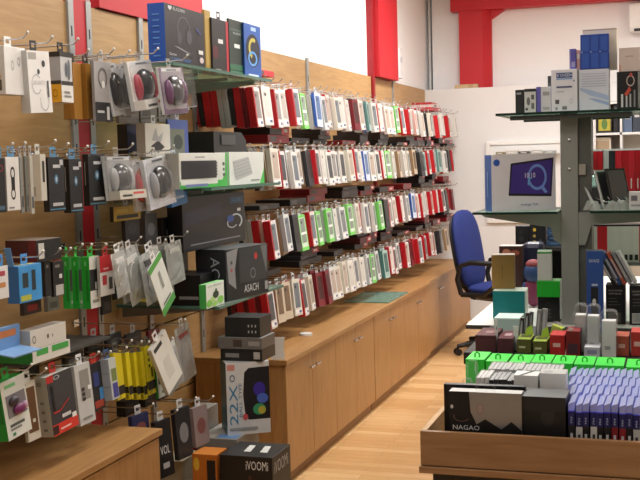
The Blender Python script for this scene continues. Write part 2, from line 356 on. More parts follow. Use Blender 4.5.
for rname, zb, zt, row in ROWS:
    yprev = 0; placed = []; nh = 0
    for px, codes in row:
        yaw = 90-random.uniform(-6, 7); t = math.radians(yaw); e1 = Vector((math.cos(t), math.sin(t), 0)); e2 = Vector((-e1.y, e1.x, 0))
        XF = -1.95+random.uniform(-.02, .02)
        P = onX(px, proj((XF, 7, zb))[1]+5, XF)
        y = max(P.y, yprev+.118); yprev = y
        if y > 10.3: break
        off = 0
        for c in reversed(codes):
            vk = random.randrange(len(PROTO[c])); src, th = PROTO[c][vk]
            z = zb+random.uniform(-.013, .009)
            o = Vector((XF, y, z))+e1*PW/2+e2*(off+th/2)
            ob = src if src.name not in USED else copy_tree(src); USED.add(src.name)
            ob.location = o; ob.rotation_euler = (-TL+math.radians(random.uniform(-.7, .7)), math.radians(random.uniform(-2.5, 2.5)), t+math.radians(random.uniform(-1, 1)))
            placed.append((proj(o-e1*PW/2)[0], c, ob)); off += th+.004
        hx = XF+.045; o = Vector((XF, y, zb))+e1*PW/2+e2*(off/2)
        if HOOKP is None: HOOKP = hook_mb(hx-.012).build('peg_hook'); HOOKP.data.materials[1] = STEEL; hk = HOOKP
        else: hk = HOOKP.copy(); COL.objects.link(hk)
        hk.location = (WX+.002, o.y, zb+PH+.0185); nh += 1
        tag(hk, f'chrome peg hook holding phone case packs, {ordn(nh-1)} from left in the {rname}', 'hook', 'peg hooks of the phone case rows')
    placed.sort(key=lambda q: q[0]); cnt = {}
    for _, c, ob in placed:
        k = cnt.get(c, 0); cnt[c] = k+1
        tag(ob, f'{ordn(k)} {CODES[c][4]} phone case pack from left, hanging in the {rname} of hooks', 'phone case', f'phone case packs in the {rname}')
# ================================================================== NEAR WALL: hanging goods
SL = lambda xl, xm, xr, yt, yb, X=-1.95, **k: solve(xl, xm, xr, yt, yb, X=X, **k)
def HK(t): return 'chrome peg hook holding '+t
# --- top band
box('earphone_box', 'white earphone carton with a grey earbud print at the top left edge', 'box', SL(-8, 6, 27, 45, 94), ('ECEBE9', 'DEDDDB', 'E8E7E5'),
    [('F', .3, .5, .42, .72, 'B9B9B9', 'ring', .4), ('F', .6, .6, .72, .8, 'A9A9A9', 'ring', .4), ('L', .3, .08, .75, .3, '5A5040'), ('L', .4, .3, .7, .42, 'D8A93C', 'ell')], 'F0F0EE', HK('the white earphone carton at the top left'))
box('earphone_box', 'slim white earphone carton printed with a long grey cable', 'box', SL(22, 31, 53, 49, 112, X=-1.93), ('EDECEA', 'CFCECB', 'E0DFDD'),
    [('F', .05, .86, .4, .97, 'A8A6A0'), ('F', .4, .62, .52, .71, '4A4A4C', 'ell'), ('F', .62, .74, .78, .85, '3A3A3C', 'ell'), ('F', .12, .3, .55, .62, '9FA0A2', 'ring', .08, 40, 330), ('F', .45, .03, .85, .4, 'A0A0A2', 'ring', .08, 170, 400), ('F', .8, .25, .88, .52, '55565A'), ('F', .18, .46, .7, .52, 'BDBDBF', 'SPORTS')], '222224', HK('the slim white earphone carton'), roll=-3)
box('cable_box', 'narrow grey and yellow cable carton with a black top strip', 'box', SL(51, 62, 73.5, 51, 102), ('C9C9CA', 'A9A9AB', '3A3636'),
    [('F', 0, .9, 1, 1, '2E2B28'), ('L', 0, .9, 1, 1, '2E2B28'), ('L', 0, 0, 1, .36, 'E0A526'), ('F', 0, 0, 1, .34, 'E9E7E2'), ('F', 0, .34, 1, .42, '33302C'), ('L', 0, .36, 1, .43, '33302C'), ('F', .35, .5, .55, .8, '5F6670', 'ell'), ('F', .55, .45, .8, .86, '6A6F78', 'ell'), ('F', .2, .1, .8, .14, '8A8A88'), ('F', .2, .18, .7, .22, '8A8A88'), ('L', .2, .1, .7, .26, 'B98018', 'ring', .3)], '262422', HK('the grey and yellow cable carton'))
for i, q in enumerate(((64, 75, 83, 62, 119), (80, 88, 95, 63, 119))):
    box('kraft_box', ('plain brown kraft carton hanging beside the grey and yellow cable carton', 'plain brown kraft carton hanging beside the grey headphone pack')[i], 'box', SL(*q, X=-1.99), ('A9772F', '9A6A28', '8E6126'), [('L', .48, .02, .52, .98, '7A5520')], '201E1C', HK(('the left kraft carton', 'the right kraft carton')[i]))
box('headphone_pack', 'flat grey headphone pack with a dark lower half', 'pack', SL(93, 96, 113, 60, 121), ('A9A6A6', '8C8A8A', '9A9898'),
    [('F', 0, 0, 1, .32, '2A2A2E'), ('F', .2, .55, .75, .9, '6B6768', 'ring', .3), ('F', .4, .55, .6, .68, 'E8E6E4', 'ell'), ('F', .65, .03, .8, .25, 'D5D5D5'), ('F', .1, .14, .5, .18, 'C8C8C8')], 'B8B8B8', HK('the grey headphone pack'))
# --- mice in blister packs
def mouse_pack(label, sol, card, body, accent, hk, tilt=5, strip=None, roll=0, mouse=True, ms=1.18):
    def extra(o, w, d, h):
        b = MB(); b.ell((0, -d/2-.004, h*.5), (w*.29*ms, .026, h*.33), mat(body, .25, 0, .05, 25, 0, .4), 16, 10)
        b.add([(-.002, -d/2-.031, h*.55), (.002, -d/2-.031, h*.55), (.002, -d/2-.026, h*.78), (-.002, -d/2-.026, h*.78)], [(0, 1, 2, 3)], BLACK)
        m = b.build('mouse', o)
        b = MB(); b.ell((-w*.25*ms, -d/2-.008, h*.47), (w*.1, .018, h*.27), mat(accent, .35), 10, 8); b.ell((w*.25*ms, -d/2-.008, h*.47), (w*.1, .018, h*.27), mat(accent, .35), 10, 8); b.build('mouse_side', m)
        b = MB(); b.rbox((-w*.46, -d/2-.045, h*.1), (w*.46, -d/2-.0012, h*.92), .018, PLAST, 4, 1); b.build('blister', o)
        if strip: 
            b = MB(); b.box((-w*.5, -d/2-.047, 0), (w*.5, -d/2-.001, h*.2), mat(strip, .4)); deco(b, w, d+.093, h, [('F', .1, .05, .45, .1, '3A3A3A'), ('F', .5, .1, .9, .15, 'C94A4A')]); b.build('base_strip', o)
    return box('mouse_pack', label, 'mouse pack', sol, (card, 'C9CBCB', 'D5D5D5'), [('F', .1, .9, .9, .98, 'C8C9C9'), ('F', .3, .92, .7, .96, '5A5A60')], PLAST, HK(hk), tilt, roll, None, extra=extra)
mouse_pack('black mouse in a clear blister beside the grey headphone pack', SL(112, 114, 126, 62, 115, X=-1.94), 'B9B9BA', '15151A', '2A2A2E', 'the left black mouse blister', roll=-8)
mouse_pack('black mouse in a clear blister left of the pink mouse pack', SL(124, 126, 139, 62, 114, X=-1.94), '9A9A9C', '141418', '3A3A40', 'the second black mouse blister', roll=-9)
mouse_pack('black and pink mouse pack with a white base strip', SL(131, 135, 161, 58, 108, X=-1.88), 'DDD8D4', '1C1A1E', 'B54A58', 'the pink mouse pack', roll=-7, strip='ECE9E4')
mouse_pack('black and purple mouse pack hanging under the glass shelf end', SL(162, 165, 189, 65, 113, X=-1.772, d=.012), '6E5470', '17141C', '6A3F66', 'the purple mouse pack', roll=-4)
for i, (q, c) in enumerate((((116, 119, 139, 110, 123), '85837F'), ((139, 141, 157, 111, 122), '7C7A78'), ((157, 159, 178, 112, 122), '9A9996'))):
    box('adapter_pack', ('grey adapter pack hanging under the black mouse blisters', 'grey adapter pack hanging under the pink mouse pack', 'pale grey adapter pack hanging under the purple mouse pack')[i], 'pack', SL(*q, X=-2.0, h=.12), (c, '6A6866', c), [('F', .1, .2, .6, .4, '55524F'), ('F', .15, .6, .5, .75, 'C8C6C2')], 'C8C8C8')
# --- second small group under the mice
box('mouse_box', 'white carton with a black and white cube print under the mouse packs', 'box', SL(137, 146, 171, 123, 157, X=-1.92), ('DAD7CF', 'B4B1AA', 'C9C6BF'),
    [('F', .25, .2, .5, .45, '1C1C1E', 'poly', [(.2, .32), (.48, .12), (.75, .3), (.5, .5)]), ('F', .3, .45, .6, .85, 'A9ABAC', 'poly', [(.25, .5), (.42, .88), (.5, .6), (.7, .75), (.62, .45)])], 'D8D8D8', HK('the white cube print carton'))
box('cable_pack', 'blue carded cable pack right of the white cube print carton', 'pack', SL(167, 169, 189, 119, 157, X=-1.97), ('4E66B8', '3A4E90', '4E66B8'), [('F', .1, .1, .8, .75, '7A8276'), ('F', .25, .2, .7, .6, '3F4A44', 'ell')], 'C8C8D8', HK('the blue cable pack'))
box('mouse_box', 'dark blue carton left of the white cube print carton', 'box', SL(118, 128, 140, 124, 156, X=-2.02), ('1B2C6A', '0F0F14', '1A1A20'), [('F', .1, .05, .9, .12, '2FA05A')], '333338')
# --- second row of hanging packs
box('cable_box', 'black slim cable carton cut by the left edge of the picture', 'box', SL(-6, -3, 7, 158, 213), ('1E1E21', '161618', '2A2A2C'), [('F', .3, .75, .8, .88, 'B04040', 'ring', .2), ('F', .2, .05, .8, .12, '4A6A80')], '5E92B8', HK('the black slim cable carton'))
box('watch_strap_pack', 'white card with a black watch strap hanging under a blue tab', 'pack', SL(5, 8, 21, 157, 211), ('E6E4E0', 'C9C7C2', 'DDDDDD'), [('F', .3, .2, .65, .42, '141416', 'ring', .35), ('F', .35, .38, .62, .62, '1A1A1C'), ('F', .3, .58, .65, .82, '141416', 'ring', .35), ('F', .1, .04, .5, .07, '888888')], '5E92B8', HK('the watch strap card'))
for i, (q, c) in enumerate((((20, 22, 25, 157, 213), '8A8C86'), ((25, 27, 30, 156, 212), '6E706A'), ((30, 32, 35, 156, 214), 'B9B7AC'))):
    box('cable_pack', ('grey slim cable pack next to the watch strap card', 'dark grey slim cable pack, second right of the watch strap card', 'beige slim cable pack left of the cream white carton')[i], 'pack', SL(*q), (c, c, c), [('F', .2, .1, .8, .3, '505050')], 'A8A8A8')
box('cable_box', 'cream white carton with a black slot hanging left of the black charger cartons', 'box', SL(31, 42, 47.5, 154, 201), ('CFCBBE', 'DAD7CB', 'C9C5B8'), [('F', .3, .4, .7, .85, '2A2A2A'), ('L', .3, .1, .5, .3, 'A9A79C')], 'D5D3CA', HK('the cream white carton'))
for i, q in enumerate(((44, 50, 66, 157, 212), (64, 71, 84, 159, 213), (84, 90, 107, 154, 206))):
    box('charger_box', ('black charger carton with a blue tab right of the cream white carton', 'black charger carton with a blue tab in the middle of three', 'black charger carton with a blue tab beside the grey mouse blister')[i], 'box', SL(*q), ('1D1E22', '131316', '1A1A1E'),
        [('F', .3, .8, .75, .86, 'C9CDD0'), ('F', .35, .5, .6, .68, '4A7A9A', 'ell'), ('F', .42, .54, .53, .64, 'B9C9D2', 'ell'), ('F', .2, .1, .85, .16, 'BFC3C5'), ('F', .02, .03, .98, .05, '4E8AAA'), ('L', .4, .4, .5, .85, '9A9A9A'), ('F', .7, .85, .9, .95, 'C8C8C8')], '5E92B8', HK(('the left black charger carton', 'the middle black charger carton', 'the right black charger carton')[i]))
mouse_pack('grey mouse blister with a cream base strip beside the black charger cartons', SL(106, 109, 136, 156, 201, X=-1.92), '77787A', '4A4B4E', 'B5B6B8', 'the grey mouse blister', strip='C9C5B8')
mouse_pack('orange mouse in a clear blister with a red card', SL(134, 137, 151, 160, 212, X=-1.92), 'B9B2AE', 'B2522C', 'C83030', 'the orange mouse blister')
mouse_pack('glossy black mouse on a white card hanging left of the keyboard boxes', SL(147, 151, 177, 157, 208, X=-1.88), 'D9DCE6', '17171A', 'A8AAAE', 'the glossy black mouse', roll=-6)
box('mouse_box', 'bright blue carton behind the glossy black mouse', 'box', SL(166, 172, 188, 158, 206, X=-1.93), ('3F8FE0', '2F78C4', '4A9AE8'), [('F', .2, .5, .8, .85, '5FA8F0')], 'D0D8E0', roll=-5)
box('battery_pack', 'yellow and black carton hanging low behind the grey mouse blister', 'pack', SL(110, 114, 141, 207, 222, X=-2.0), ('C9A526', '201E1A', '2A2820'), [('F', .1, .15, .9, .4, '2A2618'), ('F', .1, .55, .5, .8, 'E0C040')], 'C8C8C8', HK('the yellow and black carton'))
for i, q in enumerate(((122, 126, 140, 214, 244), (140, 146, 158, 214, 246), (158, 163, 182, 218, 248))):
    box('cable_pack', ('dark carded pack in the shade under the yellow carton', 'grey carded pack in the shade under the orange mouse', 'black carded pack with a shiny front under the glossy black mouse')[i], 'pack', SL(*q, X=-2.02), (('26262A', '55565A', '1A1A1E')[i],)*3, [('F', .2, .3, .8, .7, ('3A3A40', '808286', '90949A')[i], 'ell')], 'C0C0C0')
# --- third row
o = box('router_box', 'flat dark red carton lying on the hooks with a black end', 'box', SL(6, 37, 62, 245, 263, X=-1.93, h=.072), ('17181A', '4A1214', '8A8078'), [('F', .08, .15, .3, .85, 'CFCFCB'), ('L', .75, 0, 1, 1, '6A1A1C')])
def blue_extra(o, w, d, h):
    b = MB(); b.box((-.001, -.001, 0), (.001, d*.5, .06), mat('5E9AD8', .4)); k = b.build('lid_flap', o); k.location = (-w/2+.002, -d*.1, h); k.rotation_euler = (0, math.radians(-15), 0)
box('toy_box', 'bright blue carton with yellow lettering panels on the left', 'box', SL(8, 20, 43, 279, 304, X=-1.9, h=.115), ('3F97DC', '2A6AA8', '4FA0E0'), [('F', .15, .4, .4, .8, '2A3A40'), ('F', .55, .3, .72, .85, '26323A'), ('F', .05, .05, .5, .2, 'B9C048'), ('T', .2, .25, .85, .75, 'D9D060'), ('T', .3, .35, .6, .6, 'F0EED0')], '4F94D8', HK('the bright blue carton'), extra=blue_extra)
box('tag_card', 'white hanging card with a rounded dark border at the left edge', 'card', SL(-8, -7, 9.5, 268, 301, X=-1.87), ('E6E6E6', 'B8B8B8', 'D0D0D0'), [('F', .2, .7, .8, .85, 'B04A5A'), ('F', .3, .35, .8, .5, 'C98A50')], '4F94D8')
for i, q in enumerate(((40, 46, 52, 262, 297), (51, 54, 65, 262, 297))):
    box('cable_pack', ('black slim carton right of the bright blue carton', 'black slim carton with a white barcode left of the green cartons')[i], 'pack', SL(*q), ('1C1D1E', '141414', '222222'), [('F', .2, .02, .9, .32, 'B9BAB6'), ('F', .55, .5, .8, .62, 'E0E0DE'), ('F', .2, .82, .6, .9, '8A8A88')][(1-i)*2:], '8A2020', HK(('the first black slim carton', 'the barcoded black slim carton')[i]))
for i, q in enumerate(((63.5, 71, 73.5, 257, 309), (72.5, 80, 83, 257, 309), (83, 91, 101, 257, 309))):
    box('controller_battery_pack', ('bright green slim carton, leftmost of three alike', 'bright green slim carton, middle of three alike', 'bright green slim carton with a white side panel, right of three alike')[i], 'pack', SL(*q), (('1E7A2C', '2E2E30')[i == 2], '21A637', '2FB544'),
        ([('F', 0, .75, 1, 1, 'DDE3DC'), ('F', 0, 0, 1, .34, 'E4E7E2'), ('F', .5, .36, .9, .5, 'C9CCC8')] if i == 2 else [('F', 0, .34, 1, .75, '18201A')])+[ ('L', .55, .15, .8, .75, '17822A'), ('L', .4, .82, .65, .92, '7FD08A', 'ell'), ('F', .2, .1, .8, .16, '8A908A')], '3FC052', HK(('the left green carton', 'the middle green carton', 'the right green carton')[i]))
box('charger_box', 'small white carton with a red top half right of the green cartons', 'box', SL(98, 101, 115, 257, 297, X=-1.93), ('D9D6D2', 'B8B2AC', 'C43038'), [('F', 0, .6, 1, 1, 'BE2A32'), ('F', .25, .66, .6, .7, 'E0B0B0'), ('F', .15, .28, .45, .52, 'B0343A'), ('F', .6, .15, .85, .45, '3A3638')], 'B82830', HK('the red topped carton'))
for i, q in enumerate(((100, 103, 112, 295, 315), (112, 115, 124, 262, 300), (44, 48, 60, 297, 312), (20, 24, 42, 300, 316))):
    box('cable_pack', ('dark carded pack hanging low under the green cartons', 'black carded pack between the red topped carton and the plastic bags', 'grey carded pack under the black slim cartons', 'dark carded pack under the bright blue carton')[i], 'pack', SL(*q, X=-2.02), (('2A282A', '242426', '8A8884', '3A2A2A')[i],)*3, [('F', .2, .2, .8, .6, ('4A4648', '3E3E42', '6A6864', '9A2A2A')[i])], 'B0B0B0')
# bags of cables
def bag(label, sol, cont, hk=None, roll=0, tilt=4, name='cable_bag'):
    w, h = sol['w'], sol['h']; rnd = random.Random(int(sol['o'].y*1000))
    b = MB(); nu, nv = 6, 8; vs = []; fs = []
    for sgn in (-1, 1):
        for j in range(nv+1):
            for i in range(nu+1):
                u, v = i/nu, j/nv; t = .013*math.sin(math.pi*u)**.6*math.sin(math.pi*min(1, v*1.12+.02))**.6 if 0 < u < 1 else 0
                t += rnd.uniform(-.003, .003) if 0 < i < nu and 0 < j < nv else 0
                vs.append((-w/2+u*w+rnd.uniform(-.002, .002), sgn*t, v*h))
    n = (nu+1)*(nv+1)
    for s_ in (0, 1):
        for j in range(nv):
            for i in range(nu):
                a = s_*n+j*(nu+1)+i; q = [a, a+1, a+nu+2, a+nu+1]; fs.append(q if s_ == 0 else q[::-1])
    b.add(vs, fs, BAG); o = b.build(name); o.location = sol['o']; o.rotation_euler = (math.radians(-tilt), math.radians(roll), sol['yaw'])
    tag(o, label, 'bag'); hangtab(w, h, M_('E9E9E9'), o, th=.03)
    c = MB(); pts = []
    for k in range(60):
        a = k/60*6*math.pi; pts.append((w*.28*math.cos(a)*(1-.1*math.sin(a*.31)), -.002+.004*math.sin(a*.7), h*.45+h*.28*math.sin(a)))
    c.tube(pts, .0028, M_(cont), 6); c.box((-w*.3, -.006, h*.74), (w*.3, .006, h*.86), M_(cont)); c.build('cable', o)
    if hk: hook(sol['o'].y, sol['o'].z+h+.016, sol['o'].x+.05, hk)
    return o
bags = [((126, 128, 143, 254, 296), 'F0F0EE', 'bright white cable in a clear bag low in the bag cluster', -6), ((152, 154, 168, 247, 290), 'D8D8D8', 'pale cable in a tilted clear bag just left of the green striped card', 16), ((117, 119, 132, 252, 297), 'D8D8D6', 'white cable in a clear bag, leftmost of the bag cluster', 8), ((123, 125, 140, 249, 302), 'E2E2E0', 'white cable in a clear bag, second of the bag cluster', 10), ((131, 133, 150, 247, 303), 'EDEDEB', 'white coiled cable in a shiny clear bag left of the green striped card', 14), ((146, 148, 166, 252, 304), '4A4A4C', 'dark cable in a clear bag behind the green striped card', 8), ((158, 160, 176, 245, 300), 'B0B0AE', 'grey cable in a clear bag behind the green striped card', 5), ((169, 171, 187, 243, 285), 'C9C9C6', 'pale cable in a clear bag right of the green striped card', 5)]
for i, (q, c, t, rl) in enumerate(bags): bag(t, SL(*q, X=-1.96+.035*(i % 3)), c, HK(t.replace('cable in', 'cord in')) if i in (3, 5, 7) else None, -rl)
box('tag_card', 'small yellow card hanging below the clear cable bags', 'card', SL(132, 134, 149, 291, 304, X=-1.93), ('D6C327', '8A7E20', 'C9B820'), [('F', .2, .3, .8, .5, '4A4420')], None, roll=10)
box('tag_card', 'yellow and black card poking out left of the clear cable bags', 'card', SL(115, 117, 126, 260, 284, X=-1.96), ('D6B927', '8A7E20', 'C9B820'), [('F', .1, .6, .9, .95, '2A2820')], None, roll=-12)
box('strip_card', 'long white card with green ends hanging askew before the cable bags', 'card', SL(162, 163, 177, 250, 309, X=-1.84), ('E6EAE4', 'B9BDB6', 'E0E4DE'), [('F', 0, .88, 1, 1, '58A84A'), ('F', 0, 0, 1, .14, '4FA650'), ('F', .35, .4, .7, .75, '9A9E98', 'poly', [(.45, .42), (.6, .42), (.6, .75), (.45, .75)]), ('F', .2, .16, .8, .2, '6A6E68')], 'E8E8E8', roll=-32)
# --- bottom row of the near wall
def hb_extra(o, w, d, h):
    b = MB(); b.box((-w*.36, -d/2-.002, h*.36), (w*.42, -d/2-.0008, h*.74), mat('8E8A90', .2)); wn = b.build('window', o)
    b = MB(); b.ell((-w*.1, -d/2-.006, h*.62), (w*.2, .008, h*.08), mat('3A3038', .4), 12, 8); b.ell((w*.08, -d/2-.006, h*.46), (w*.26, .009, h*.09), mat('7A2A62', .4), 12, 8); b.ell((w*.28, -d/2-.008, h*.48), (w*.09, .009, h*.07), mat('C9A0BC', .4), 12, 8); b.build('earbud_tips', o)
box('earphone_box', 'green and white earphone carton with a purple window at the lower left', 'box', SL(-3, 9, 33, 382, 441, X=-1.9), ('E2E6DF', '1F9A33', '35B048'), [('F', .15, .86, .6, .92, '7FC98A'), ('F', .15, .2, .75, .25, '5A5E58'), ('F', .15, .14, .6, .18, '8A8E88'), ('L', .6, .3, .85, .75, '147A24'), ('F', .2, .05, .32, .1, '3A8A48')], '35C04A', HK('the green earphone carton'), tilt=5, roll=-4, extra=hb_extra)
box('phone_case_pack', 'white framed brown phone case right of the green earphone carton', 'phone case', SL(26, 29, 42, 384, 443, X=-1.91), ('DAD4C6', 'BDB6A6', 'D0CABC'), [('F', .12, .14, .88, .9, '6E4E34'), ('F', .5, .3, .7, .36, 'E0DCD4'), ('F', .1, .94, .25, .97, '3A3A3A')], 'E0E0DA', HK('the brown phone case'), tilt=5)
box('headset_box', 'grey and black headset carton with red corners and a red tab', 'box', SL(42, 54, 79.5, 377, 437, X=-1.88), ('3B3A3D', 'AFABA0', 'C9C7C0'), [('F', 0, .88, .26, 1, 'B82A28'), ('F', .26, .9, .5, .97, 'BDBDBD', 'ring', .3), ('F', 0, 0, 1, .18, 'D23A2C'), ('F', 0, .02, .22, .16, '3A2020'), ('F', .3, .06, .7, .09, 'F0C0B8'), ('F', .12, .4, .2, .82, '1A1A1C'), ('F', .15, .36, .9, .39, 'B0302C', 'poly', [(.1, .36), (.35, .36), (.75, .5), (.75, .53), (.35, .39), (.1, .39)]), ('F', .4, .24, .75, .3, 'D0D0D0'), ('F', .78, .17, .95, .25, 'EDE9E4'), ('L', .3, .1, .6, .14, '7A766C'), ('L', .3, .25, .6, .29, '7A766C'), ('L', .3, .4, .6, .44, '7A766C'), ('L', .3, .55, .6, .59, '7A766C'), ('L', .2, .85, .6, .92, '8A867C')], 'D8302C', HK('the red cornered headset carton'), tilt=5, roll=-2)
box('charger_box', 'pale grey charger carton with three black dots right of the red cornered carton', 'box', SL(76, 81, 96.5, 367, 427, X=-1.89), ('C4C4C2', 'A5A5A3', 'B8B8B6'), [('F', .25, .4, .85, .9, '8E8C88'), ('F', .3, .55, .5, .61, '2A2A2C'), ('F', .3, .47, .5, .53, '2A2A2C'), ('F', .3, .39, .5, .45, '2A2A2C'), ('F', .7, .55, .92, .62, 'EDEDEB'), ('F', .2, .08, .8, .12, '8A8A88')], 'D8D8D6', HK('the pale grey charger carton'), tilt=5)
box('cable_pack', 'black pack with a red hang tab between grey and blue grid cartons', 'pack', SL(92, 95, 106, 365, 412, X=-1.94), ('1E1E22', '141416', '2A2A2C'), [('F', .2, .5, .7, .8, '2A3A7A'), ('F', .1, .05, .9, .2, 'A03A2A'), ('F', .6, .2, .95, .45, '3F86C0')], 'D8402C', HK('the red tabbed black pack'), tilt=5)
box('cable_box', 'white carton with pale blue grid panels left of the yellow packs', 'box', SL(103, 113, 120, 360, 401, X=-1.92), ('C9D0CC', 'B4BCC6', 'C0C4C6'), [('L', .02, .32, .98, .335, '8A909A'), ('L', .02, .65, .98, .665, '8A909A'), ('F', .2, .45, .9, .75, '7A8A50'), ('F', .2, .05, .9, .4, '4A4A9A')], '3A5A8A', HK('the blue grid carton'), tilt=5)
for i, q in enumerate(((114, 118, 126, 353, 401), (125, 130, 134, 353, 400), (132, 138, 141, 353, 400), (139, 145, 148, 352, 400), (145, 149, 157, 347, 396))):
    box('cable_box', ('yellow and black chequered slim carton, first of five alike', 'yellow slim carton with a black foot, second of five alike', 'yellow slim carton with a black foot, middle of five alike', 'yellow slim carton with a black foot, fourth of five alike', 'yellow slim carton with black icons on its front, last of five alike')[i], 'box', SL(*q, X=-1.93), ('DCCB1E', 'D3C31C', '2A2A24'),
        ([('L', .0, .3, 1, .9, '1C1C1A')] if i == 0 else []) + [('L', 0, .14, 1, .28, '1E1E1C'), ('F', 0, .1, 1, .28, '1E1E1C'), ('L', .3, .03, .8, .12, '8A7E18'), ('F', .1, .02, .5, .1, 'B9AA20')] + ([('F', .3, .8, .5, .86, '1E1E1C'), ('F', .3, .68, .5, .74, '1E1E1C'), ('F', .3, .56, .5, .62, '1E1E1C'), ('F', .55, .35, .7, .55, '1E1E1C')] if i == 4 else []), '55554E', HK(('the chequered yellow carton', 'the second yellow carton', 'the middle yellow carton', 'the fourth yellow carton', 'the last yellow carton')[i]), tilt=4)
box('cable_box', 'green edged white slim carton right of the yellow packs', 'box', SL(156, 159, 168, 350, 399, X=-1.92), ('C9CFC6', '2FA040', 'C0C4C0'), [('F', .1, .75, .9, .98, 'E6E9E4'), ('F', .1, .28, .9, .72, '4A5048'), ('F', .1, .02, .9, .25, 'E2E6E0'), ('F', .4, .08, .6, .14, '48A050')], 'D0D4D0', HK('the green edged carton'), tilt=4)
box('charger_box', 'long white carton hanging askew right of the yellow packs', 'box', SL(164, 168, 184, 333, 388, X=-1.86), ('E2DFD6', 'C6C3BA', 'D8D5CC'), [('F', .1, .86, .6, .94, '3A3A38'), ('F', .3, .2, .7, .6, 'D2CFC6')], 'E4E4E0', HK('the long white carton'), roll=-26, tilt=6)
bag('grey cable in a clear bag below the long white carton', SL(168, 170, 186, 345, 392, X=-1.93), 'BDBDBA', None, -16)
bag('pale cable in a clear bag right of the long white carton', SL(182, 184, 198, 326, 382, X=-1.95), '9A4A44', None, -8)
for i, (q, c) in enumerate((((84, 88, 104, 340, 356), '1C1C1E'), ((104, 107, 122, 336, 352), '26262A'), ((124, 127, 142, 335, 350), '3A3A3E'), ((146, 149, 160, 331, 346), '8A2A3A'), ((20, 24, 40, 362, 380), '1A1A1C'), ((62, 66, 82, 355, 376), '3A3C40'))):
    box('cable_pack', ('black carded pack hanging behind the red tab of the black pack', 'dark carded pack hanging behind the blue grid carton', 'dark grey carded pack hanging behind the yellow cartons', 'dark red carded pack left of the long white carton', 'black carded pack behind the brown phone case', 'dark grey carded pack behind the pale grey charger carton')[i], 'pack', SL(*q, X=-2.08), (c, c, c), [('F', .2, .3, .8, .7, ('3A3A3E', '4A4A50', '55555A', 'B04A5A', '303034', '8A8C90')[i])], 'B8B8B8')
def tray_extra(o, w, d, h):
    b = MB(); b.box((-w/2, -d/2-.075, 0), (w/2, -d/2-.001, .004), mat('7FA8D8', .4)); k = b.build('lid_flap', o); k.rotation_euler = (math.radians(8), 0, 0)
box('display_box', 'light blue open display carton at the left edge with an orange band', 'box', SL(-12, -8, 21, 331, 354, X=-1.93), ('6E9BD0', '4F7AB0', '7FA8D8'), [('F', .1, .55, .85, .85, 'C97A4A')], None, extra=tray_extra)
gbx = SL(-16, 33, 71, 352, 365, X=-1.9, h=.045)
box('console_box', 'flat green and white carton lying under the plain white carton', 'box', gbx, ('DEDCD6', '249838', 'C9C9C4'), [('F', .1, .5, .4, .95, '46A64F'), ('F', .5, .5, .95, .95, '46A64F')])
wb = SL(18, 31, 67, 341, 354, X=-1.9, h=.062); wb['o'].z = gbx['o'].z+gbx['h']+.001
box('console_box', 'flat white carton lying on the green and white carton', 'box', wb, ('D6D3CB', 'C2BFB7', 'A09A90'), [('F', .05, .3, .15, .7, '6A6862', 'ring', .3), ('F', .45, .4, .5, .6, '5A5852'), ('F', .6, .4, .62, .55, '5A5852'), ('T', .2, .2, .8, .8, '8A8078')])
# supporting steel shelf under those two
b = MB(); z = gbx['o'].z; b.box((WX+.014, 2.9, z-.012), (-1.94, 3.46, z-.002), mat('5A5A58', .5, .5)); o = b.build('steel_shelf'); tag(o, 'grey steel shelf holding the flat green and white carton', 'shelf')
z = 1.288
# black cartons lying on the near cabinet's end
for i, q in enumerate(((117, 126, 140, 405, 425), (136, 146, 160, 404, 425), (152, 158, 170, 405, 424))):
    s = SL(*q, X=-2.0, z0=.634, h=.06+.012*i)
    box('cable_box', ('black flat carton lying on the near cabinet behind the yellow packs', 'dark brown carton lying at the middle of the near cabinet end', 'black carton lying at the far end of the near cabinet')[i], 'box', s, (('26221F', '3A302A', '201D1C')[i],)*3, [('F', .2, .2, .6, .7, '4A4440')])
# ================================================================== GLASS SHELVES in the gap bay
def glass_shelf(label, y0, y1, z, xf=-1.8, th=.012):
    r = empty('glass_shelf', (WX+.012, (y0+y1)/2, z)); tag(r, label, 'shelf', 'glass shelves on steel brackets of the wall')
    b = MB(); L = xf-WX-.014; a = (y1-y0)/2
    b.box((.002, -a, -th), (L, a, 0), mat('4E7568', .15), T=GLASS)
    b.f = b.f; 
    # top and bottom clear, edges dark green
    b.m[0] = b.mi(GLASS)
    b.build('glass_pane', r)
    for k in range(4):
        y = -a+.06+k*(2*a-.12)/3
        c = MB(); c.prism([(0, -th-.001), (L*.86, -th-.001), (L*.86, -th-.012), (0, -th-.05)], (y-.006, y+.006), STEEL); c.build('bracket', r)
    return z
Z1 = glass_shelf('glass shelf holding the gaming headset cartons, highest of three', 3.78, 4.86, 1.99)
Z2 = glass_shelf('glass shelf holding the white and green keyboard cartons', 4.1, 4.92, 1.5)
Z3 = glass_shelf('glass shelf holding the silver and black cooler carton, lowest of three', 4.14, 4.93, 1.0)
SB = lambda xl, xm, xr, yt, yb, Z, X=-1.85, **k: solve(xl, xm, xr, yt, yb, X=X, z0=Z+.001, **k)
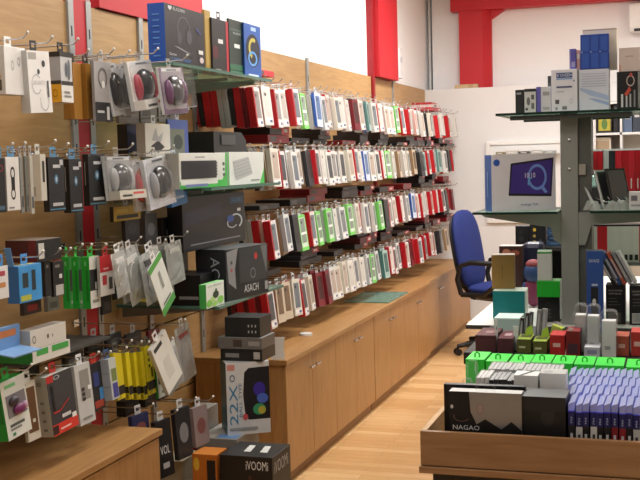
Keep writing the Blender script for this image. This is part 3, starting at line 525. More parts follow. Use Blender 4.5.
box('headset_box', 'large black gaming headset carton with a blue side on the top glass shelf', 'box', SB(149, 166, 205, 2, 58, Z1, X=-1.83), ('15161C', '1E4FA6', '23242C'),
    [('F', .3, .42, .62, .84, '5A5D66', 'ring', .1, -30, 210), ('F', .28, .35, .4, .58, '3A3C44', 'ell'), ('F', .52, .38, .66, .62, '484A54', 'ell'), ('F', .22, .25, .6, .3, '8A8D96', 'poly', [(.2, .3), (.58, .2), (.6, .22), (.3, .3)]),
     ('F', .1, .9, .16, .97, 'D5D7DC', 'poly', [(.08, .97), (.17, .97), (.17, .93), (.125, .89), (.08, .93)]), ('F', .2, .91, .5, .96, 'C9CBD0', 'BLAZARD'), ('F', .08, .13, .26, .18, 'D0D0D4', 'Gamer'), ('F', .1, .05, .62, .1, '4A8AD0', '7.1 SURROUND HEADSET'), ('F', .82, .24, .94, .31, 'E4E4E4'), ('F', .84, .08, .95, .19, 'D9C9CC', 'ell'), ('F', .78, .62, .9, .7, '3A4A9A', 'poly', [(.76, .68), (.8, .7), (.9, .6), (.88, .59)])] + [('L', .3, .1+.1*k, .7, .12+.1*k, '5F8FD0') for k in range(8)], tilt=0)
box('game_box', 'narrow gold patterned carton right of the large black headset carton', 'box', SB(203, 206, 212, 9, 62, Z1, X=-1.87), ('B4934A', 'A88842', '9A7C40'), [('F', .1, .1, .9, .9, 'BFA058')])
box('game_box', 'black carton with a red edge and a hang tab on the top glass shelf', 'box', SB(210, 213, 229, 17, 64, Z1, X=-1.86), ('19191C', '222226', '2A2A2E'), [('F', .86, 0, 1, 1, 'B32433'), ('F', .35, .55, .65, .63, 'D9D9D9'), ('F', 0, .25, .35, .5, '5A1A22', 'ell'), ('F', .2, .03, .5, .07, '8A8A8A')], '1A1A1C')
box('game_box', 'dark green carton with pale lettering on the top glass shelf', 'box', SB(228, 230, 243.5, 18, 67, Z1, X=-1.86), ('22332E', '14201C', '1E2C28'), [('F', .1, .8, .9, .84, '4A5A54'), ('F', .3, .74, .9, .78, 'B9C4BE', 'PLANET'), ('F', .35, .5, .75, .57, 'E0E4E2'), ('F', 0, .1, 1, .2, '2E6A4E'), ('F', 0, .05, 1, .08, '3E7A5E')])
def lock_extra(o, w, d, h):
    b = MB(); pts = [(w*(-.02+.2*math.cos(a*.3)), -d/2-.006, h*.45+h*.3*math.sin(a*.3)) for a in range(21)]; b.tube(pts, .009, mat('C4B84E', .35), 8); b.build('cable_lock', o)
box('mouse_box', 'blue carton with a yellow and blue mouse, last on the top glass shelf', 'box', SB(243, 245, 261.5, 22, 70, Z1, X=-1.85), ('2358A8', '17407E', '2A66BC'), [('F', .08, .2, .92, .82, '17202E', 'ell'), ('F', .25, .35, .8, .75, 'C2B650', 'ring', .35, 60, 250), ('F', .2, .22, .75, .5, '5FA0E0', 'ring', .3), ('F', .4, .88, .7, .95, 'A9C4E8'), ('F', .2, .03, .8, .07, 'C9D9F0')])
# keyboards
kb1 = SB(166, 180, 227.5, 153, 188, Z2, X=-1.84); kb1['d'] = .06; kb1['o'] = onX(180, 188, -1.84)+Vector((-.03, kb1['w']/2, 0)); kb1['o'].z = Z2+.001
keys = [('F', .06+.0515*i, .34+.085*j, .1+.0515*i, .4+.085*j, '2C3036') for i in range(13) for j in range(5)]
box('keyboard_box', 'white and green carton printed with a dark compact keyboard', 'box', kb1, ('E3E6DF', 'CDD0C8', 'D9DCD4'), [('F', 0, 0, 1, .2, '43B84E'), ('F', .02, .1, .78, .24, 'E3E6DF'), ('F', .82, 0, 1, 1, '43B84E', 'poly', [(.82, .0), (1, 0), (1, 1), (.97, 1), (.95, .4)]), ('F', .03, .27, .76, .78, '23272D')]+keys+[('F', .22, .83, .5, .92, '9A9E98', 'poly', [(.25, .86), (.45, .86), (.45, .9), (.25, .9)]), ('F', .83, .62, .88, .72, '4A4E4A'), ('F', .83, .46, .88, .56, '6A6E6A', 'ell'), ('F', .83, .3, .88, .4, '5A5E5A'), ('F', .05, .04, .5, .12, '6A7AB0')])
kb2 = SB(223, 228, 264, 152, 186, Z2, X=-1.84); kb2['d'] = .06; kb2['o'] = onX(228.6, 187, -1.84)+Vector((-.03, kb2['w']/2, 0)); kb2['o'].z = Z2+.001
box('keyboard_box', 'white carton printed with a slanted pale grey keyboard', 'box', kb2, ('DDE0DC', 'C9CCC8', 'D5D8D4'), [('F', 0, 0, .03, 1, '3FB24A'), ('F', .9, 0, 1, .35, '43B84E', 'poly', [(.86, 0), (1, 0), (1, .5)]), ('F', .1, .2, .6, .75, 'B4B8B8', 'poly', [(.12, .72), (.55, .86), (.66, .32), (.2, .14)])]+[('F', 0, 0, 1, 1, '9EA3A3', 'poly', [(.13+.01*k, .66-.1*k), (.56+.018*k, .8-.095*k), (.562+.018*k, .775-.095*k), (.132+.01*k, .635-.1*k)]) for k in range(5)]+[('F', .6, .1, .85, .14, '8A8E8A')])
b = MB(); b.prism([(-.2, -.155), (.2, -.155), (.2, .05), (.14, .09), (-.2, .09)], (-.12, .12), mat('2E2F31', .5)); o = b.build('printer'); P = onX(203, 150, -2.1); o.location = (-2.12, P.y+.1, Z2+.168); o.rotation_euler[2] = math.radians(90)
b2 = MB(); b2.box((-.12, -.125, .03), (.05, -.1205, .075), mat('4A4C4E', .4)); b2.build('front_panel', o); tag(o, 'dark grey flat printer standing behind the keyboard cartons', 'printer')
o.location.z = Z2+.157
# mainboard cartons
ac = SB(197, 227, 269, 250, 300, Z3, X=-1.83, yaw=80)
box('cooler_box', 'silver and black cooler carton lettered at the front on the lowest glass shelf', 'box', ac, ('232527', '2C2E33', '5A5C5E'), [('F', 0, .15, .3, 1, '8E9092', 'poly', [(.02, .95), (.28, 1), (.2, .6), (.22, .2), (.05, .35)]), ('F', .3, .3, .95, .98, '3A3D3F'), ('F', .85, .4, 1, .98, '6E7072', 'poly', [(.82, .98), (.98, .98), (.96, .4)]), ('F', .66, .72, .74, .86, 'C03A3A', 'ell'), ('F', .56, .36, .68, .56, '9A9C9E', 'ring', .15), ('F', .4, .1, .74, .25, 'DADCDD', 'ASACH'), ('F', .9, .08, .97, .25, 'A0A2A2'), ('L', .5, .45, .8, .85, 'A9ACB4', 'D:AC'), ('F', .1, .55, .14, .62, 'C04A4A', 'ell'), ('F', .1, .7, .14, .77, '4A4A4C', 'ell')])
eg = SB(184, 187, 249, 199, 256, Z3, X=-1.93); eg['o'].z = ac['o'].z+ac['h']+.002; eg['d'] = .07; eg['h'] = .235; eg['o'].x = -1.98
box('mainboard_box', 'dark blue black mainboard carton with a pale eye emblem standing on the cooler carton', 'box', eg, ('15161F', '101016', '1C1D26'), [('F', .05, .4, .6, .8, '1E2340', 'poly', [(.03, .45), (.6, .62), (.6, .85), (.03, .7)]), ('F', .74, .78, .97, .92, '1C4A72'), ('F', .78, .81, .93, .89, '3A7AAE', 'GAME'), ('F', .72, .28, .95, .58, 'C9D2DC', 'ring', .22, -60, 120), ('F', .68, .3, .86, .5, 'D0D9E2', 'ring', .2, 150, 330), ('F', .68, .42, .8, .56, '2F5AA8', 'ell'), ('F', .86, .62, .92, .68, 'D9D9DC'), ('F', .1, .1, .9, .125, '8A8E9A')])
box('toy_box', 'small white carton with a green apple print on the lowest glass shelf', 'box', SB(200, 207, 225, 285, 318, Z3, X=-1.82), ('E6EAE2', '46A84E', '8FCF8A'), [('F', .1, .85, .9, .92, '6AA068', 'ECO FRIENDLY'), ('F', 0, .05, .3, .35, '7CC957', 'ell'), ('F', .3, .02, .6, .25, 'A3D86E', 'ell'), ('F', .6, .08, .95, .4, '86CF5A', 'ell'), ('F', .2, .25, .5, .45, 'B9E08A', 'ell'), ('F', .35, .35, .68, .66, '1E3A24', 'ell'), ('F', .48, .62, .58, .74, '2F6A36')])
for i, q in enumerate(((124, 160, 186, 292, 328), (168, 186, 200, 262, 328))):
    s = SB(*q, Z3, X=-1.98+.1*i, h=(.13, .24)[i]); s['d'] = (.2, .09)[i]; s['w'] -= (.05, 0)[i]
    s['o'].y = 4.14+s['w']/2+(.01, .2)[i]; s['o'].x = -1.99-.15*i
    box('mainboard_box', ('low black carton at the near end of the lowest glass shelf', 'tall black carton with a white lettered foot behind the apple carton')[i], 'box', s, ('17171A', '111113', '1E1E22'), [('F', .3, .2, .9, .32, 'A9A9AC', 'COD'), ('F', .2, .08, .95, .12, '77777A'), ('L', .5, .2, .95, .3, '8A8A8C')])
# --- lower shelf goods: router boxes, flat cartons and the tall speaker carton
# ================================================================== FLOOR of the gap bay
FX = -1.86
def fbox(name, label, cat, x0, x1, y0, y1, z0, z1, cols, items=(), yaw=0, **k):
    return box(name, label, cat, dict(o=Vector(((x0+x1)/2, (y0+y1)/2, z0)), yaw=math.radians(yaw), w=x1-x0, d=y1-y0, h=z1-z0), cols, items, **k)
# lettered carton and the stack behind it
P = onZ(272, 458, .45); Q = onZ(219.5, 454.7, .45)
fbox('speaker_box', 'black carton with white lettering on the floor beside the beech cabinet', 'box', Q.x, P.x, P.y, P.y+.21, .0, .45, ('1B1A1A', '161515', '242322'), [('F', .5, .88, .92, .96, 'E6E6E4', 'iVOOMi'), ('F', .55, .78, .6, .83, '6A3A34', 'ring', .4), ('R', .1, .84, .85, .95, 'B9B9B6', 'iVOOMi'), ('T', .3, .35, .45, .75, 'D5D5D2', 'poly', [(.35, .3), (.48, .3), (.42, .75), (.3, .75)]), ('T', .6, .35, .75, .75, 'CFCFCC', 'poly', [(.66, .3), (.8, .3), (.72, .75), (.6, .75)])])
FY = P.y+.22; P0y = P.y
fbox('storage_box', 'beige large carton on the floor at the bottom of the stack', 'box', -1.9, -1.73, FY, FY+.24, .0, .358, ('A8A290', '8E8878', 'C2BCA8'), [('F', .1, .3, .5, .6, 'B9B4A4')])
fbox('laptop_box', 'grey flat carton lying under the tall speaker carton', 'box', -1.9, -1.72, FY, FY+.25, .36, .452, ('8A8781', '76736E', 'A39F97'), [('F', .1, .25, .45, .4, '5A5854'), ('T', .45, .05, .95, .3, '6F9AD0'), ('T', .1, .03, .4, .25, 'C4C0B6'), ('F', .6, .3, .9, .6, '6A6762')])
sp = solve(207, 228, 271, 364, 437, Y=FY+.05, yaw=32, z0=.453); sp['d'] = .16; t = sp['yaw']; e1 = Vector((math.cos(t), math.sin(t), 0)); e2 = Vector((-e1.y, e1.x, 0)); P = onY(228, 437, FY+.05); P.z = .453
sp['o'] = P+e1*sp['w']/2+e2*sp['d']/2
box('speaker_box', 'tall white speaker carton with a coloured lit speaker print', 'box', sp, ('D9DADB', '1E5A60', 'C9C9CA', 'C0C0C2'), [('F', .38, .22, 1.0, .9, '1A1A22', 'poly', [(.42, .86), (.52, .92), (1, .93), (1, .2), (.5, .2), (.42, .26), (.38, .55)]), ('F', .62, .52, .9, .72, '3A2A9A', 'ell'), ('F', .7, .42, .96, .56, '4A6AC8', 'ell'), ('F', .6, .26, .9, .42, '3A9A6A', 'ell'), ('F', .72, .27, .9, .38, 'B9B040', 'ell'), ('F', .03, .9, .2, .98, 'D08A80'), ('F', .08, .74, .2, .84, '2A5A7A', 'ring', .3), ('F', .06, .14, .25, .7, '3A86B0', 'V:22X'), ('F', .28, .25, .35, .72, '4A86A8', 'V:BALL TYPE'), ('F', .36, .2, .48, .29, 'C8505A', 'ell'), ('F', .05, .06, .7, .1, '9A9C9E')])
zt = sp['o'].z+sp['h']+.001
cy = sp['o'].y+.02; ra, rb = -212.5*0+(208-671)*cy/F, (256-671)*cy/F
fbox('router_box', 'black flat carton lying on the tall speaker carton', 'box', ra, rb, cy-.07, cy+.09, zt, zt+.05, ('1E1C1B', '161514', '2A2725'), [('F', .1, .2, .5, .8, '8A8783', 'poly', [(.12, .3), (.45, .3), (.45, .65), (.12, .65)]), ('F', .8, .2, .95, .8, 'B9B6B0')])
fbox('router_box', 'grey flat carton, topmost of two on the tall speaker carton', 'box', ra-.01, rb, cy-.07, cy+.09, zt+.051, zt+.1, ('6E6A66', '55514E', '8E8A86'), [('F', .35, .2, .55, .8, '4A3A34'), ('F', .7, .3, .95, .7, '9A9692')])
fbox('router_box', 'black carton with small white marks on top of the grey flat carton', 'box', ra+.02, rb-.01, cy-.06, cy+.08, zt+.101, zt+.185, ('1C1C1E', '151517', '2A2A2C'), [('F', .66+.1*(k % 3), .2+.3*(k//3), .7+.1*(k % 3), .35+.3*(k//3), 'B9B9B9', 'ell') for k in range(6)])
b = MB(); b.prism([(-.035, 0), (.035, 0), (.028, .055), (.035, .11), (-.035, .11), (-.028, .055)], (-.001, .001), mat('E6E3E0', .6)); o = b.build('paper_label'); o.location = (-1.83, 4.9, .6355); o.rotation_euler[2] = math.radians(20); tag(o, 'white bow shaped paper label standing on the near corner of the long worktop', 'label')
fbox('laptop_box', 'red carton standing on the floor left of the grey cartons', 'box', -1.99, -1.925, FY, FY+.1, 0, .53, ('A02A34', 'B03038', '8A2028'), [('F', .1, .8, .9, .85, 'D0A0A0')])
fbox('laptop_box', 'pale grey carton standing between the red and the beige cartons', 'box', -1.985, -1.905, FY+.11, FY+.24, 0, .545, ('8E8C88', '7A7874', 'B4B0AA'), [('F', .05, .86, .95, .9, '6A6864')])
fbox('laptop_box', 'cream flat carton standing low before the red carton', 'box', -1.99, -1.885, FY-.18, FY-.01, 0, .4, ('A9A088', '9A927C', 'D6CFAE'), [])
fbox('tool_box', 'orange carton with a black end on the floor by the near cabinet', 'box', Q.x-.115, Q.x-.01, P0y-.01, P0y+.1, 0, .45, ('B96A24', 'A45A1C', 'C87A30'), [('F', .6, .7, .95, .95, '1E1C1A'), ('F', .05, .85, .3, .97, 'D9B03A', 'ell')])
for i, (x, y, z, w, h, c) in enumerate(((-1.86, 3.70, .40, .05, .22, '17171A'), (-1.84, 3.83, .44, .06, .2, '222226'), (-1.82, 3.95, .46, .05, .16, '8A7A78'), (-1.92, 3.62, .56, .07, .1, '2A2E55'))):
    s = dict(o=Vector((x, y, z)), yaw=math.radians(80), w=.1, d=.02, h=h)
    box('cable_pack', ('black carded pack hanging beyond the near cabinet with white letters', 'black carded pack hanging second beyond the near cabinet', 'dusty pink carded pack hanging beyond the near cabinet', 'dark blue carded pack hanging just behind the near cabinet top')[i], 'pack', s, (c, c, c), [('F', .2, .4, .8, .55, 'D0D0D0', 'VOL'), ('F', .3, .15, .7, .25, 'A0A0A0')] if i == 0 else [('F', .2, .3, .8, .7, '77777A' if i < 2 else '7A4A48', 'ell')], 'C9C9C9', HK(('the white lettered black pack', 'the second black pack past the cabinet', 'the pale pink pack', 'the dark blue pack')[i]), tilt=4)
# ================================================================== things lying on hooks and panel top
fl = [
      (-2.14, 9.7, 2.018, .24, .34, .03, 'B02832', 'red flat case lying on the top row at the far end', 'R'), (-2.12, 9.72, 2.049, .2, .3, .025, 'C9BDB8', 'pale flat case on top of the red flat case', 'K'), (-2.13, 9.7, 2.075, .18, .26, .02, 'A82832', 'small red flat case, topmost at the far end', 'R'),
      (-2.12, 4.98, 2.045, .2, .3, .035, '9A9694', 'grey flat carton lying on the top row above the first packs', 'K'), (-2.1, 5.3, 2.045, .2, .24, .03, 'C2303A', 'red flat carton lying on the top row beside the grey one', 'K')]
rc = random.Random(5)  # random dark cases added as filler to darken the wall between rows
for rn, z0, ya in (('second row', 1.70, 5.35), ('third row', 1.352, 5.15), ('bottom row', .992, 5.2)):
    y = ya; n = 0
    while y < 10.1:
        l = rc.uniform(.22, .42); zz = z0
        for k in range(rc.choice((1, 1, 2, 3))):
            h = rc.uniform(.022, .05); c, cn, kk = rc.choice((('1C1A1C', 'black', 'K'), ('1C1A1C', 'black', 'R'), ('2A2324', 'dark brown', 'K'), ('4A1A20', 'maroon', 'R'), ('232326', 'dark grey', 'K'), ('8A2028', 'red', 'K')))
            fl.append((-2.13+rc.uniform(-.02, .03), y+l/2, zz, rc.uniform(.17, .21), l*(1-.12*k), h, c, f'{ordn(n)} flat case from left lying on the hooks of the {rn}, {cn}', kk)); zz += h+.001; n += 1
        y += l+rc.uniform(.05, .3)
for x, y, z, w, l, h, c, t, k in fl:
    s = dict(o=Vector((x, y, z)), yaw=math.radians(90+random.uniform(-2, 2)), w=l, d=w, h=h)
    box('flat_case', t, 'case', s, (c, c, c), [('F', .6, .0, 1, 1, 'A82430'), ('F', .7, .3, .9, .7, 'E0DAD8')] if k == 'R' else [('F', .1, .2, .4, .8, '4A4648')])
fbox('cardboard_box', 'low cardboard carton lying on the ledge under the far red column', 'box', *(onY(456, 90, 10.6).x, onY(479, 90, 10.6).x), 10.52, 10.6, 2.264, 2.3, ('C9AE86', 'B89C74', 'D2BA94'), [('F', .6, .0, .8, 1, 'B89A70')])
# white alarm sounder on the far pilaster side
b = MB(); b.rbox((-.04, -.075, -.0), (.04, .075, .26), .03, mat('E6E6E8', .4), 4, 2); o = b.build('alarm_sensor', None, .004); P = onX(405, 82, -2.27); o.location = (-2.285, 9.31, 2.3); b = MB(); b.ell((.042, 0, .16), (.006, .03, .03), mat('B8BCC2', .3), 12, 8); b.build('lens', o); tag(o, 'white wall alarm sensor right of the far red pilaster', 'sensor')
b = MB(); b.tube([(-2.29, 10.72, 2.2), (-2.29, 10.72, 3.28)], .012, mat('D0D2D2', .5), 8); o = b.build('conduit_pipe'); tag(o, 'thin pale conduit pipe in the far wall corner', 'pipe')
# ================================================================== GONDOLA with the display bin
TZ = .79
XL = -.737; BX1 = .62
g = empty('display_bin', (0, 3.2, 0)); tag(g, 'wooden display bin full of game cases in the right foreground', 'display bin')
def gb(n, a, b, m, bev=.0015, par=g):
    q = MB(); q.box((a[0], a[1]-3.2, a[2]), (b[0], b[1]-3.2, b[2]), m); return q.build(n, par, bev)
gb('front_board', (XL, 3.2, .655), (BX1, 3.218, .762), BIN)
gb('base_rim', (XL-.004, 3.192, .632), (BX1+.004, 3.218, .652), BIN)
gb('side_board', (XL, 3.2185, .655), (XL+.018, 4.08, .762), BINL)
gb('side_board', (BX1-.018, 3.2185, .655), (BX1, 4.08, .762), BINL)
gb('back_board', (XL, 4.082, .655), (BX1, 4.1, .785), BIN)
gb('bottom_board', (XL+.02, 3.22, .655), (BX1-.02, 4.08, .667), BIN)
gb('pedestal', (XL+.03, 3.235, 0), (BX1-.03, 4.09, .63), mat('2A2421', .5))
t = MB(); t.box((XL-.01, 4.105, 0), (BX1, 4.4, TZ), mat('1E1B1A', .5)); t.box((-.822, 4.4, TZ-.05), (BX1, 5.125, TZ), mat('24201E', .5)); t.box((-.72, 4.4, 0), (BX1, 5.125, TZ-.05), mat('24201E', .5)); o = t.build('display_table', None, .002); tag(o, 'dark display table behind the game bin before the steel post', 'table')
BZ = .668
def FB(name, label, cat, xl, xr, yt, yb, Y, d, cols, items=(), z0=None, yaw=0, **k):
    s = solve(xl, xl, xr, yt, yb, Y=Y, yaw=yaw, d=d, z0=z0); return box(name, label, cat, s, cols, items, **k)
def TB(name, label, cat, xl, xr, yt, yb, d, cols, items=(), yaw=0, z=TZ, xs=None, **k):
    s = solve(xl, xl, xr, yt, yb, Z=z, yaw=yaw, d=d, z0=z+.001); return box(name, label, cat, s, cols, items, **k)
# mouse cartons at the front of the bin
b = MB(); 
FB('mouse_box', 'tall black backing carton behind the silver lettered mouse carton', 'box', 444.5, 526, 384, 430, 3.335, .025, ('131314', '101011', '2A2A2C'), [], z0=BZ, yaw=1)
def na_extra(o, w, d, h):
    q = MB(); q.box((-w*.14, -d*.2, h), (w*.14, -d*.2+.001, h+.006), PLAST); q.box((-w*.14, -d*.2, h+.017), (w*.14, -d*.2+.001, h+.022), PLAST); q.box((-w*.14, -d*.2, h+.006), (-w*.1, -d*.2+.001, h+.017), PLAST); q.box((w*.1, -d*.2, h+.006), (w*.14, -d*.2+.001, h+.017), PLAST); q.build('hang_tab', o)
FB('mouse_box', 'black and silver mouse carton with white lettering at the front of the bin', 'box', 449.5, 522, 391, 430, 3.26, .05, (mat('A9A9A8', .32, .7), '3A3A3B', 'C9C8C6'),
   [('F', 0, 0, 1, .72, '141415', 'poly', [(0, 0), (1, 0), (1, .45), (.86, .58), (.72, .46), (.5, .6), (.38, .52), (.3, .7), (.28, 1), (0, 1)]), ('F', .38, .66, .48, .84, 'A88A84', 'ring', .2), ('F', .41, .71, .46, .8, 'C8A8A0', 'ring', .35), ('F', .06, .55, .28, .7, '7A5654', 'ring', .12, 160, 340), ('F', .02, .74, .06, .8, 'C8C8C8', 'ell'), ('F', .05, .43, .42, .5, 'E2E2E0', 'NAGAO'), ('F', .05, .2, .8, .25, 'A8A8A6', 'rect')], z0=BZ, extra=na_extra)
FB('mouse_box', 'black carton with a glossy grey top right of the silver lettered mouse carton', 'box', 521, 566, 396, 430, 3.27, .12, ('1A1A1B', '131314', '6E7072'), [('F', .45, .55, .75, .9, '2C2C2E', 'ell'), ('F', 0, .78, 1, 1, '262628')], z0=BZ, yaw=-1)
# security-boxed games
def CX_(px, Y): return onY(px, 400, Y).x
sp1 = ['1A1A1C', 'C9C9C6', '1A1A1C', 'CFCFCC', '18181A', '1C1C1E', '7E1C24', '8A222A', '18181A', 'B9B9B6', 'C0C0BC', '1E1E20']
LID = clear('C6CEFA', .5, .15, 'case_lid')
def make_game(col, spine, topc, h, lid=True):
    b = MB(); w, d = .0185, .135; b.box((-w/2, -d/2, 0), (w/2, d/2, h*.62), mat(spine, .4))
    deco(b, w, d, h, [('F', .3, .2, .7, .5, 'C9C9C9' if spine < '90' else '3A3A3A')])
    o = b.build('game_case'); b = MB(); b.box((-w/2, -d/2, h*.622), (w/2, d/2, h*.84), mat(col, .3)).box((-w/2-.0006, -d/2-.0006, h*.8405), (w/2-.0006, d/2, h*.862), mat('3F4AD8' if col < '40' else 'C9CCE8', .3), T=mat(topc, .25)); dd = MB()
    b.T = Matrix.Identity(4); g_, f_ = glyphs('PS4'); z0_, z1_ = h*.66, h*.76
    b.add([(-w*.13+ (1-q)*w*.26, -d/2-.0006, z0_+p*(z1_-z0_)) for p, q in g_], f_, mat('C9D2F2', .4)); b.build('security_top', o)
    if lid: b = MB(); b.prism([(-w/2, h*.862), (w/2, h*.862), (w/2, h), (-w/2, h*.96)], (-d/2, d/2), LID); b.build('clear_lid', o)
    return o
GP = {}
rowsY = [3.32, 3.46, 3.60, 3.74]
for ri, Y in enumerate(rowsY):
    n = 0; x = CX_(568.5, Y-.067)+.0093
    while proj((x, Y, .85))[0] < 644:
        sp_ = sp1[n % 12] if ri == 0 else ('20202A', 'B9B9C0', '2A2A3A')[(n+ri) % 3]
        pale = ri >= 2 and (n > 4 or ri == 3)
        key = (sp_, pale, ri == 1 and n < 6)
        if key not in GP: GP[key] = ob = make_game('C9CEE2' if pale else '171C5C', sp_, 'D9DCEA' if pale else ('8C98E4'), .19)
        else: ob = copy_tree(GP[key])
        ob.location = (x, Y, BZ+random.uniform(0, .004)); ob.rotation_euler[2] = random.uniform(-.02, .02)
        rn = ('front', 'second', 'third', 'rear')[ri]
        tag(ob, f'{"pale" if pale else "blue"} topped game case, {ordn(n)} from left in the {rn} row right of the black cartons', 'game case', f'game cases in the {rn} row')
        n += 1; x += .0208
# pale jewel cases on the left
JP = {}
def make_jewel(side, topc, h, w=.0125, d=.125):
    b = MB(); b.box((-w/2, -d/2, 0), (w/2, d/2, h), mat(side, .35), T=mat(topc, .3)); deco(b, w, d, h, [('F', .3, .55, .7, .9, 'C8C8C8' if side < '80' else '8A8A8A')]); o = b.build('game_case')
    c = MB(); c.box((-w/2-.0007, -d/2-.001, h*.8), (w/2+.0007, d/2+.001, h+.004), PLAST); c.build('clear_sleeve', o); return o
for ri, (Y, x0, x1, hh) in enumerate(((3.60, 476, 566, .19), (3.74, 488, 566, .2))):
    n = 0; x = CX_(x0, Y-.06)+.008
    while proj((x, Y-.06, .86))[0] < x1-3:
        k = ('W' if n < 3 else 'K' if n < 11 else 'S') if ri == 0 else 'S' if n < 20 else 'K'
        if k not in JP: JP[k] = ob = make_jewel(*{'W': ('E4E4E2', 'DEDEDC', .19), 'K': ('1D1D1F', 'AEB0B2', .185), 'S': ('B4B6B8', 'C9CBCC', .185)}[k])
        else: ob = copy_tree(JP[k])
        ob.location = (x, Y, BZ+.004+random.uniform(0, .006)+.008*ri); ob.rotation_euler[2] = random.uniform(-.02, .02)
        tag(ob, f'{dict(W="white", K="black", S="silver grey")[k]} slim game case, {ordn(n)} from left in the {("front", "rear")[ri]} row behind the mouse cartons', 'game case', f'slim game cases in the {("front", "rear")[ri]} row')
        n += 1; x += .0147
for i, q in enumerate(((514, 538, 375, 395), (540, 566, 373, 394))):
    FB('memory_card_box', ('white small carton with a black stripe behind the black cartons', 'white and grey small carton, right one behind the black cartons')[i], 'box', *q, 3.42, .075, ('D6D6D4', 'BCBCBA', ('EDEDEB', 'C9C9C7')[i]), [('T', .42, .1, .55, .9, '222224', 'poly', [(.2, 0), (.36, 0), (.8, 1), (.64, 1)])] if i == 0 else [('T', .1, .1, .5, .6, 'A9ABAD', 'ell')], z0=BZ)
def blister_shell(label, xl, xr, yt, yb, Y, yaw):
    s = solve(xl, xl, xr, yt, yb, Y=Y, yaw=yaw, d=.03, z0=BZ)
    q = MB(); w, d, h = s['w'], s['d'], s['h']; q.rbox((-w/2, -d/2, 0), (w/2, d/2, h), .01, PLAST, 3, 1)
    for k in range(5): q.ell((w/2, 0, h*(.1+.2*k)), (.006, d*.4, h*.09), PLAST, 8, 6)
    o = q.build('blister_pack'); o.location = s['o']; o.rotation_euler[2] = s['yaw']; tag(o, label, 'pack')
    c = MB(); c.box((-w*.3, -.004, h*.05), (w*.3, .004, h*.6), mat('A9ACAE', .3)); c.build('insert', o)
blister_shell('clear scalloped blister pack standing left of the white game cases', 467, 476, 361, 392, 3.56, 0)
blister_shell('clear low blister pack at the left edge of the bin', 462, 471, 379, 396, 3.42, 0)
# green hang-tab cartons
for i, (a, b_) in enumerate(((466, 485), (486, 507), (509, 530), (531, 551), (552, 573), (574, 594), (595, 624), (626, 652))):
    Y = 3.86
    o = FB('controller_battery_pack', f'bright green carton with a hang tab, {ordn(i)} from left along the back of the bin', 'pack', a, b_, (359, 361, 362, 362, 363, 364, 365, 367)[i], 392, Y, .16, ('2FC93A', '25A52F', '41E24A'), [('F', .1, .1, .9, .5, '1E9A28')], z0=BZ, group='green cartons along the back of the bin')
    w = (onY(b_, 392, Y).x-onY(a, 392, Y).x); q = MB(); q.tube([(-.008, .0, 0), (-.008, .0, .012), (0, .0, .018), (.008, .0, .012), (.008, .0, 0)], .003, mat('25B02F', .4), 6); k = q.build('hang_tab', o); k.location = (0, -.03, [v for v in o.data.vertices][4].co.z)
# ---- goods on the table behind the bin
TB('game_box', 'maroon carton at the left end of the table behind the green cartons', 'box', 475.5, 496, 335, 352, .2, ('4E2A30', '3E2026', '5E343A'), [('T', .35, .3, .75, .6, 'A98A8E'), ('F', 0, .86, 1, .9, '3A1E24')])
TB('game_box', 'maroon carton, second along the table behind the green cartons', 'box', 497.5, 513, 338, 353, .2, ('4E2730', '3E2026', '5E303A'), [('T', .3, .3, .75, .6, 'B49A9E')])
TB('paper_card', 'thin white card standing between the two maroon cartons', 'card', 495.4, 498, 320, 352, .003, ('DADDDB', 'C9CCCA', 'E8E8E8'), [('F', .3, .7, .7, .8, '6A7A8A')], yaw=35)
TB('paper_card', 'thin white card standing left of the olive green cartons', 'card', 513.3, 518.5, 326, 351, .003, ('D2D9D4', 'C2C9C4', 'E8E8E8'), [])
s = solve(494, 494, 520, 318, 338, Z=TZ, yaw=0, d=.16, z0=TZ+.001)
box('gift_box', 'mint green carton standing under the teal carton', 'box', s, ('B9D6CE', 'A4C4BC', 'CFE6DF'), [('F', .0, .94, 1, 1, 'D5ECE5')])
def leaf(o, w, d, h):
    q = MB(); q.add([(-w*.1, 0, h), (w*.55, 0, h+.01), (w*.45, .004, h+.05), (w*.05, .004, h+.035)], [(0, 1, 2, 3)], mat('9DBE3C', .5)); q.add([(-w*.1, .003, h), (w*.05, .007, h+.035), (w*.45, .007, h+.05), (w*.55, .003, h+.01)], [(0, 1, 2, 3)], mat('86A534', .5)); q.build('open_flap', o)
for i, q in enumerate(((517, 531, 339, 353), (533, 547, 341, 354))):
    TB('game_box', ('olive green carton with an open flap, left of two on the table', 'olive green carton with an open flap, right of two on the table')[i], 'box', *q, .13, ('5A5A2A', '46461E', '8FA83C'), [('F', .15, .35, .6, .5, 'C4C29A'), ('T', .1, .4, .9, .9, '3A3A1E')], extra=leaf)
TB('seed_pack', 'yellow green wrapped packet standing right of the olive cartons', 'pack', 546.5, 557, 325, 347, .03, ('A3B53C', '8A9A30', 'B4C64A'), [('F', .3, .3, .8, .6, '7E9030')], yaw=-15, roll=16)
for i, q in enumerate(((519, 523, 318, 341), (524, 528, 313, 339), (528.5, 532, 312, 338), (536, 540, 310, 338), (541, 546, 309, 338))):
    TB('cable_pack', ('black and silver carded pack, first of five before the teal carton', 'black and silver carded pack, second of five before the teal carton', 'black and silver carded pack, middle of five before the teal carton', 'silver carded pack, fourth of five before the teal carton', 'silver carded pack, last of five before the teal carton')[i], 'pack', *q, .02, (('2A2A2A', '333335', '3A3A3C', '8A8C8C', 'A0A2A2')[i], '6A6A6A', '9A9A9A'), [('F', .1, .1, .6, .9, 'BABCBC', 'ell')], yaw=18, roll=5)
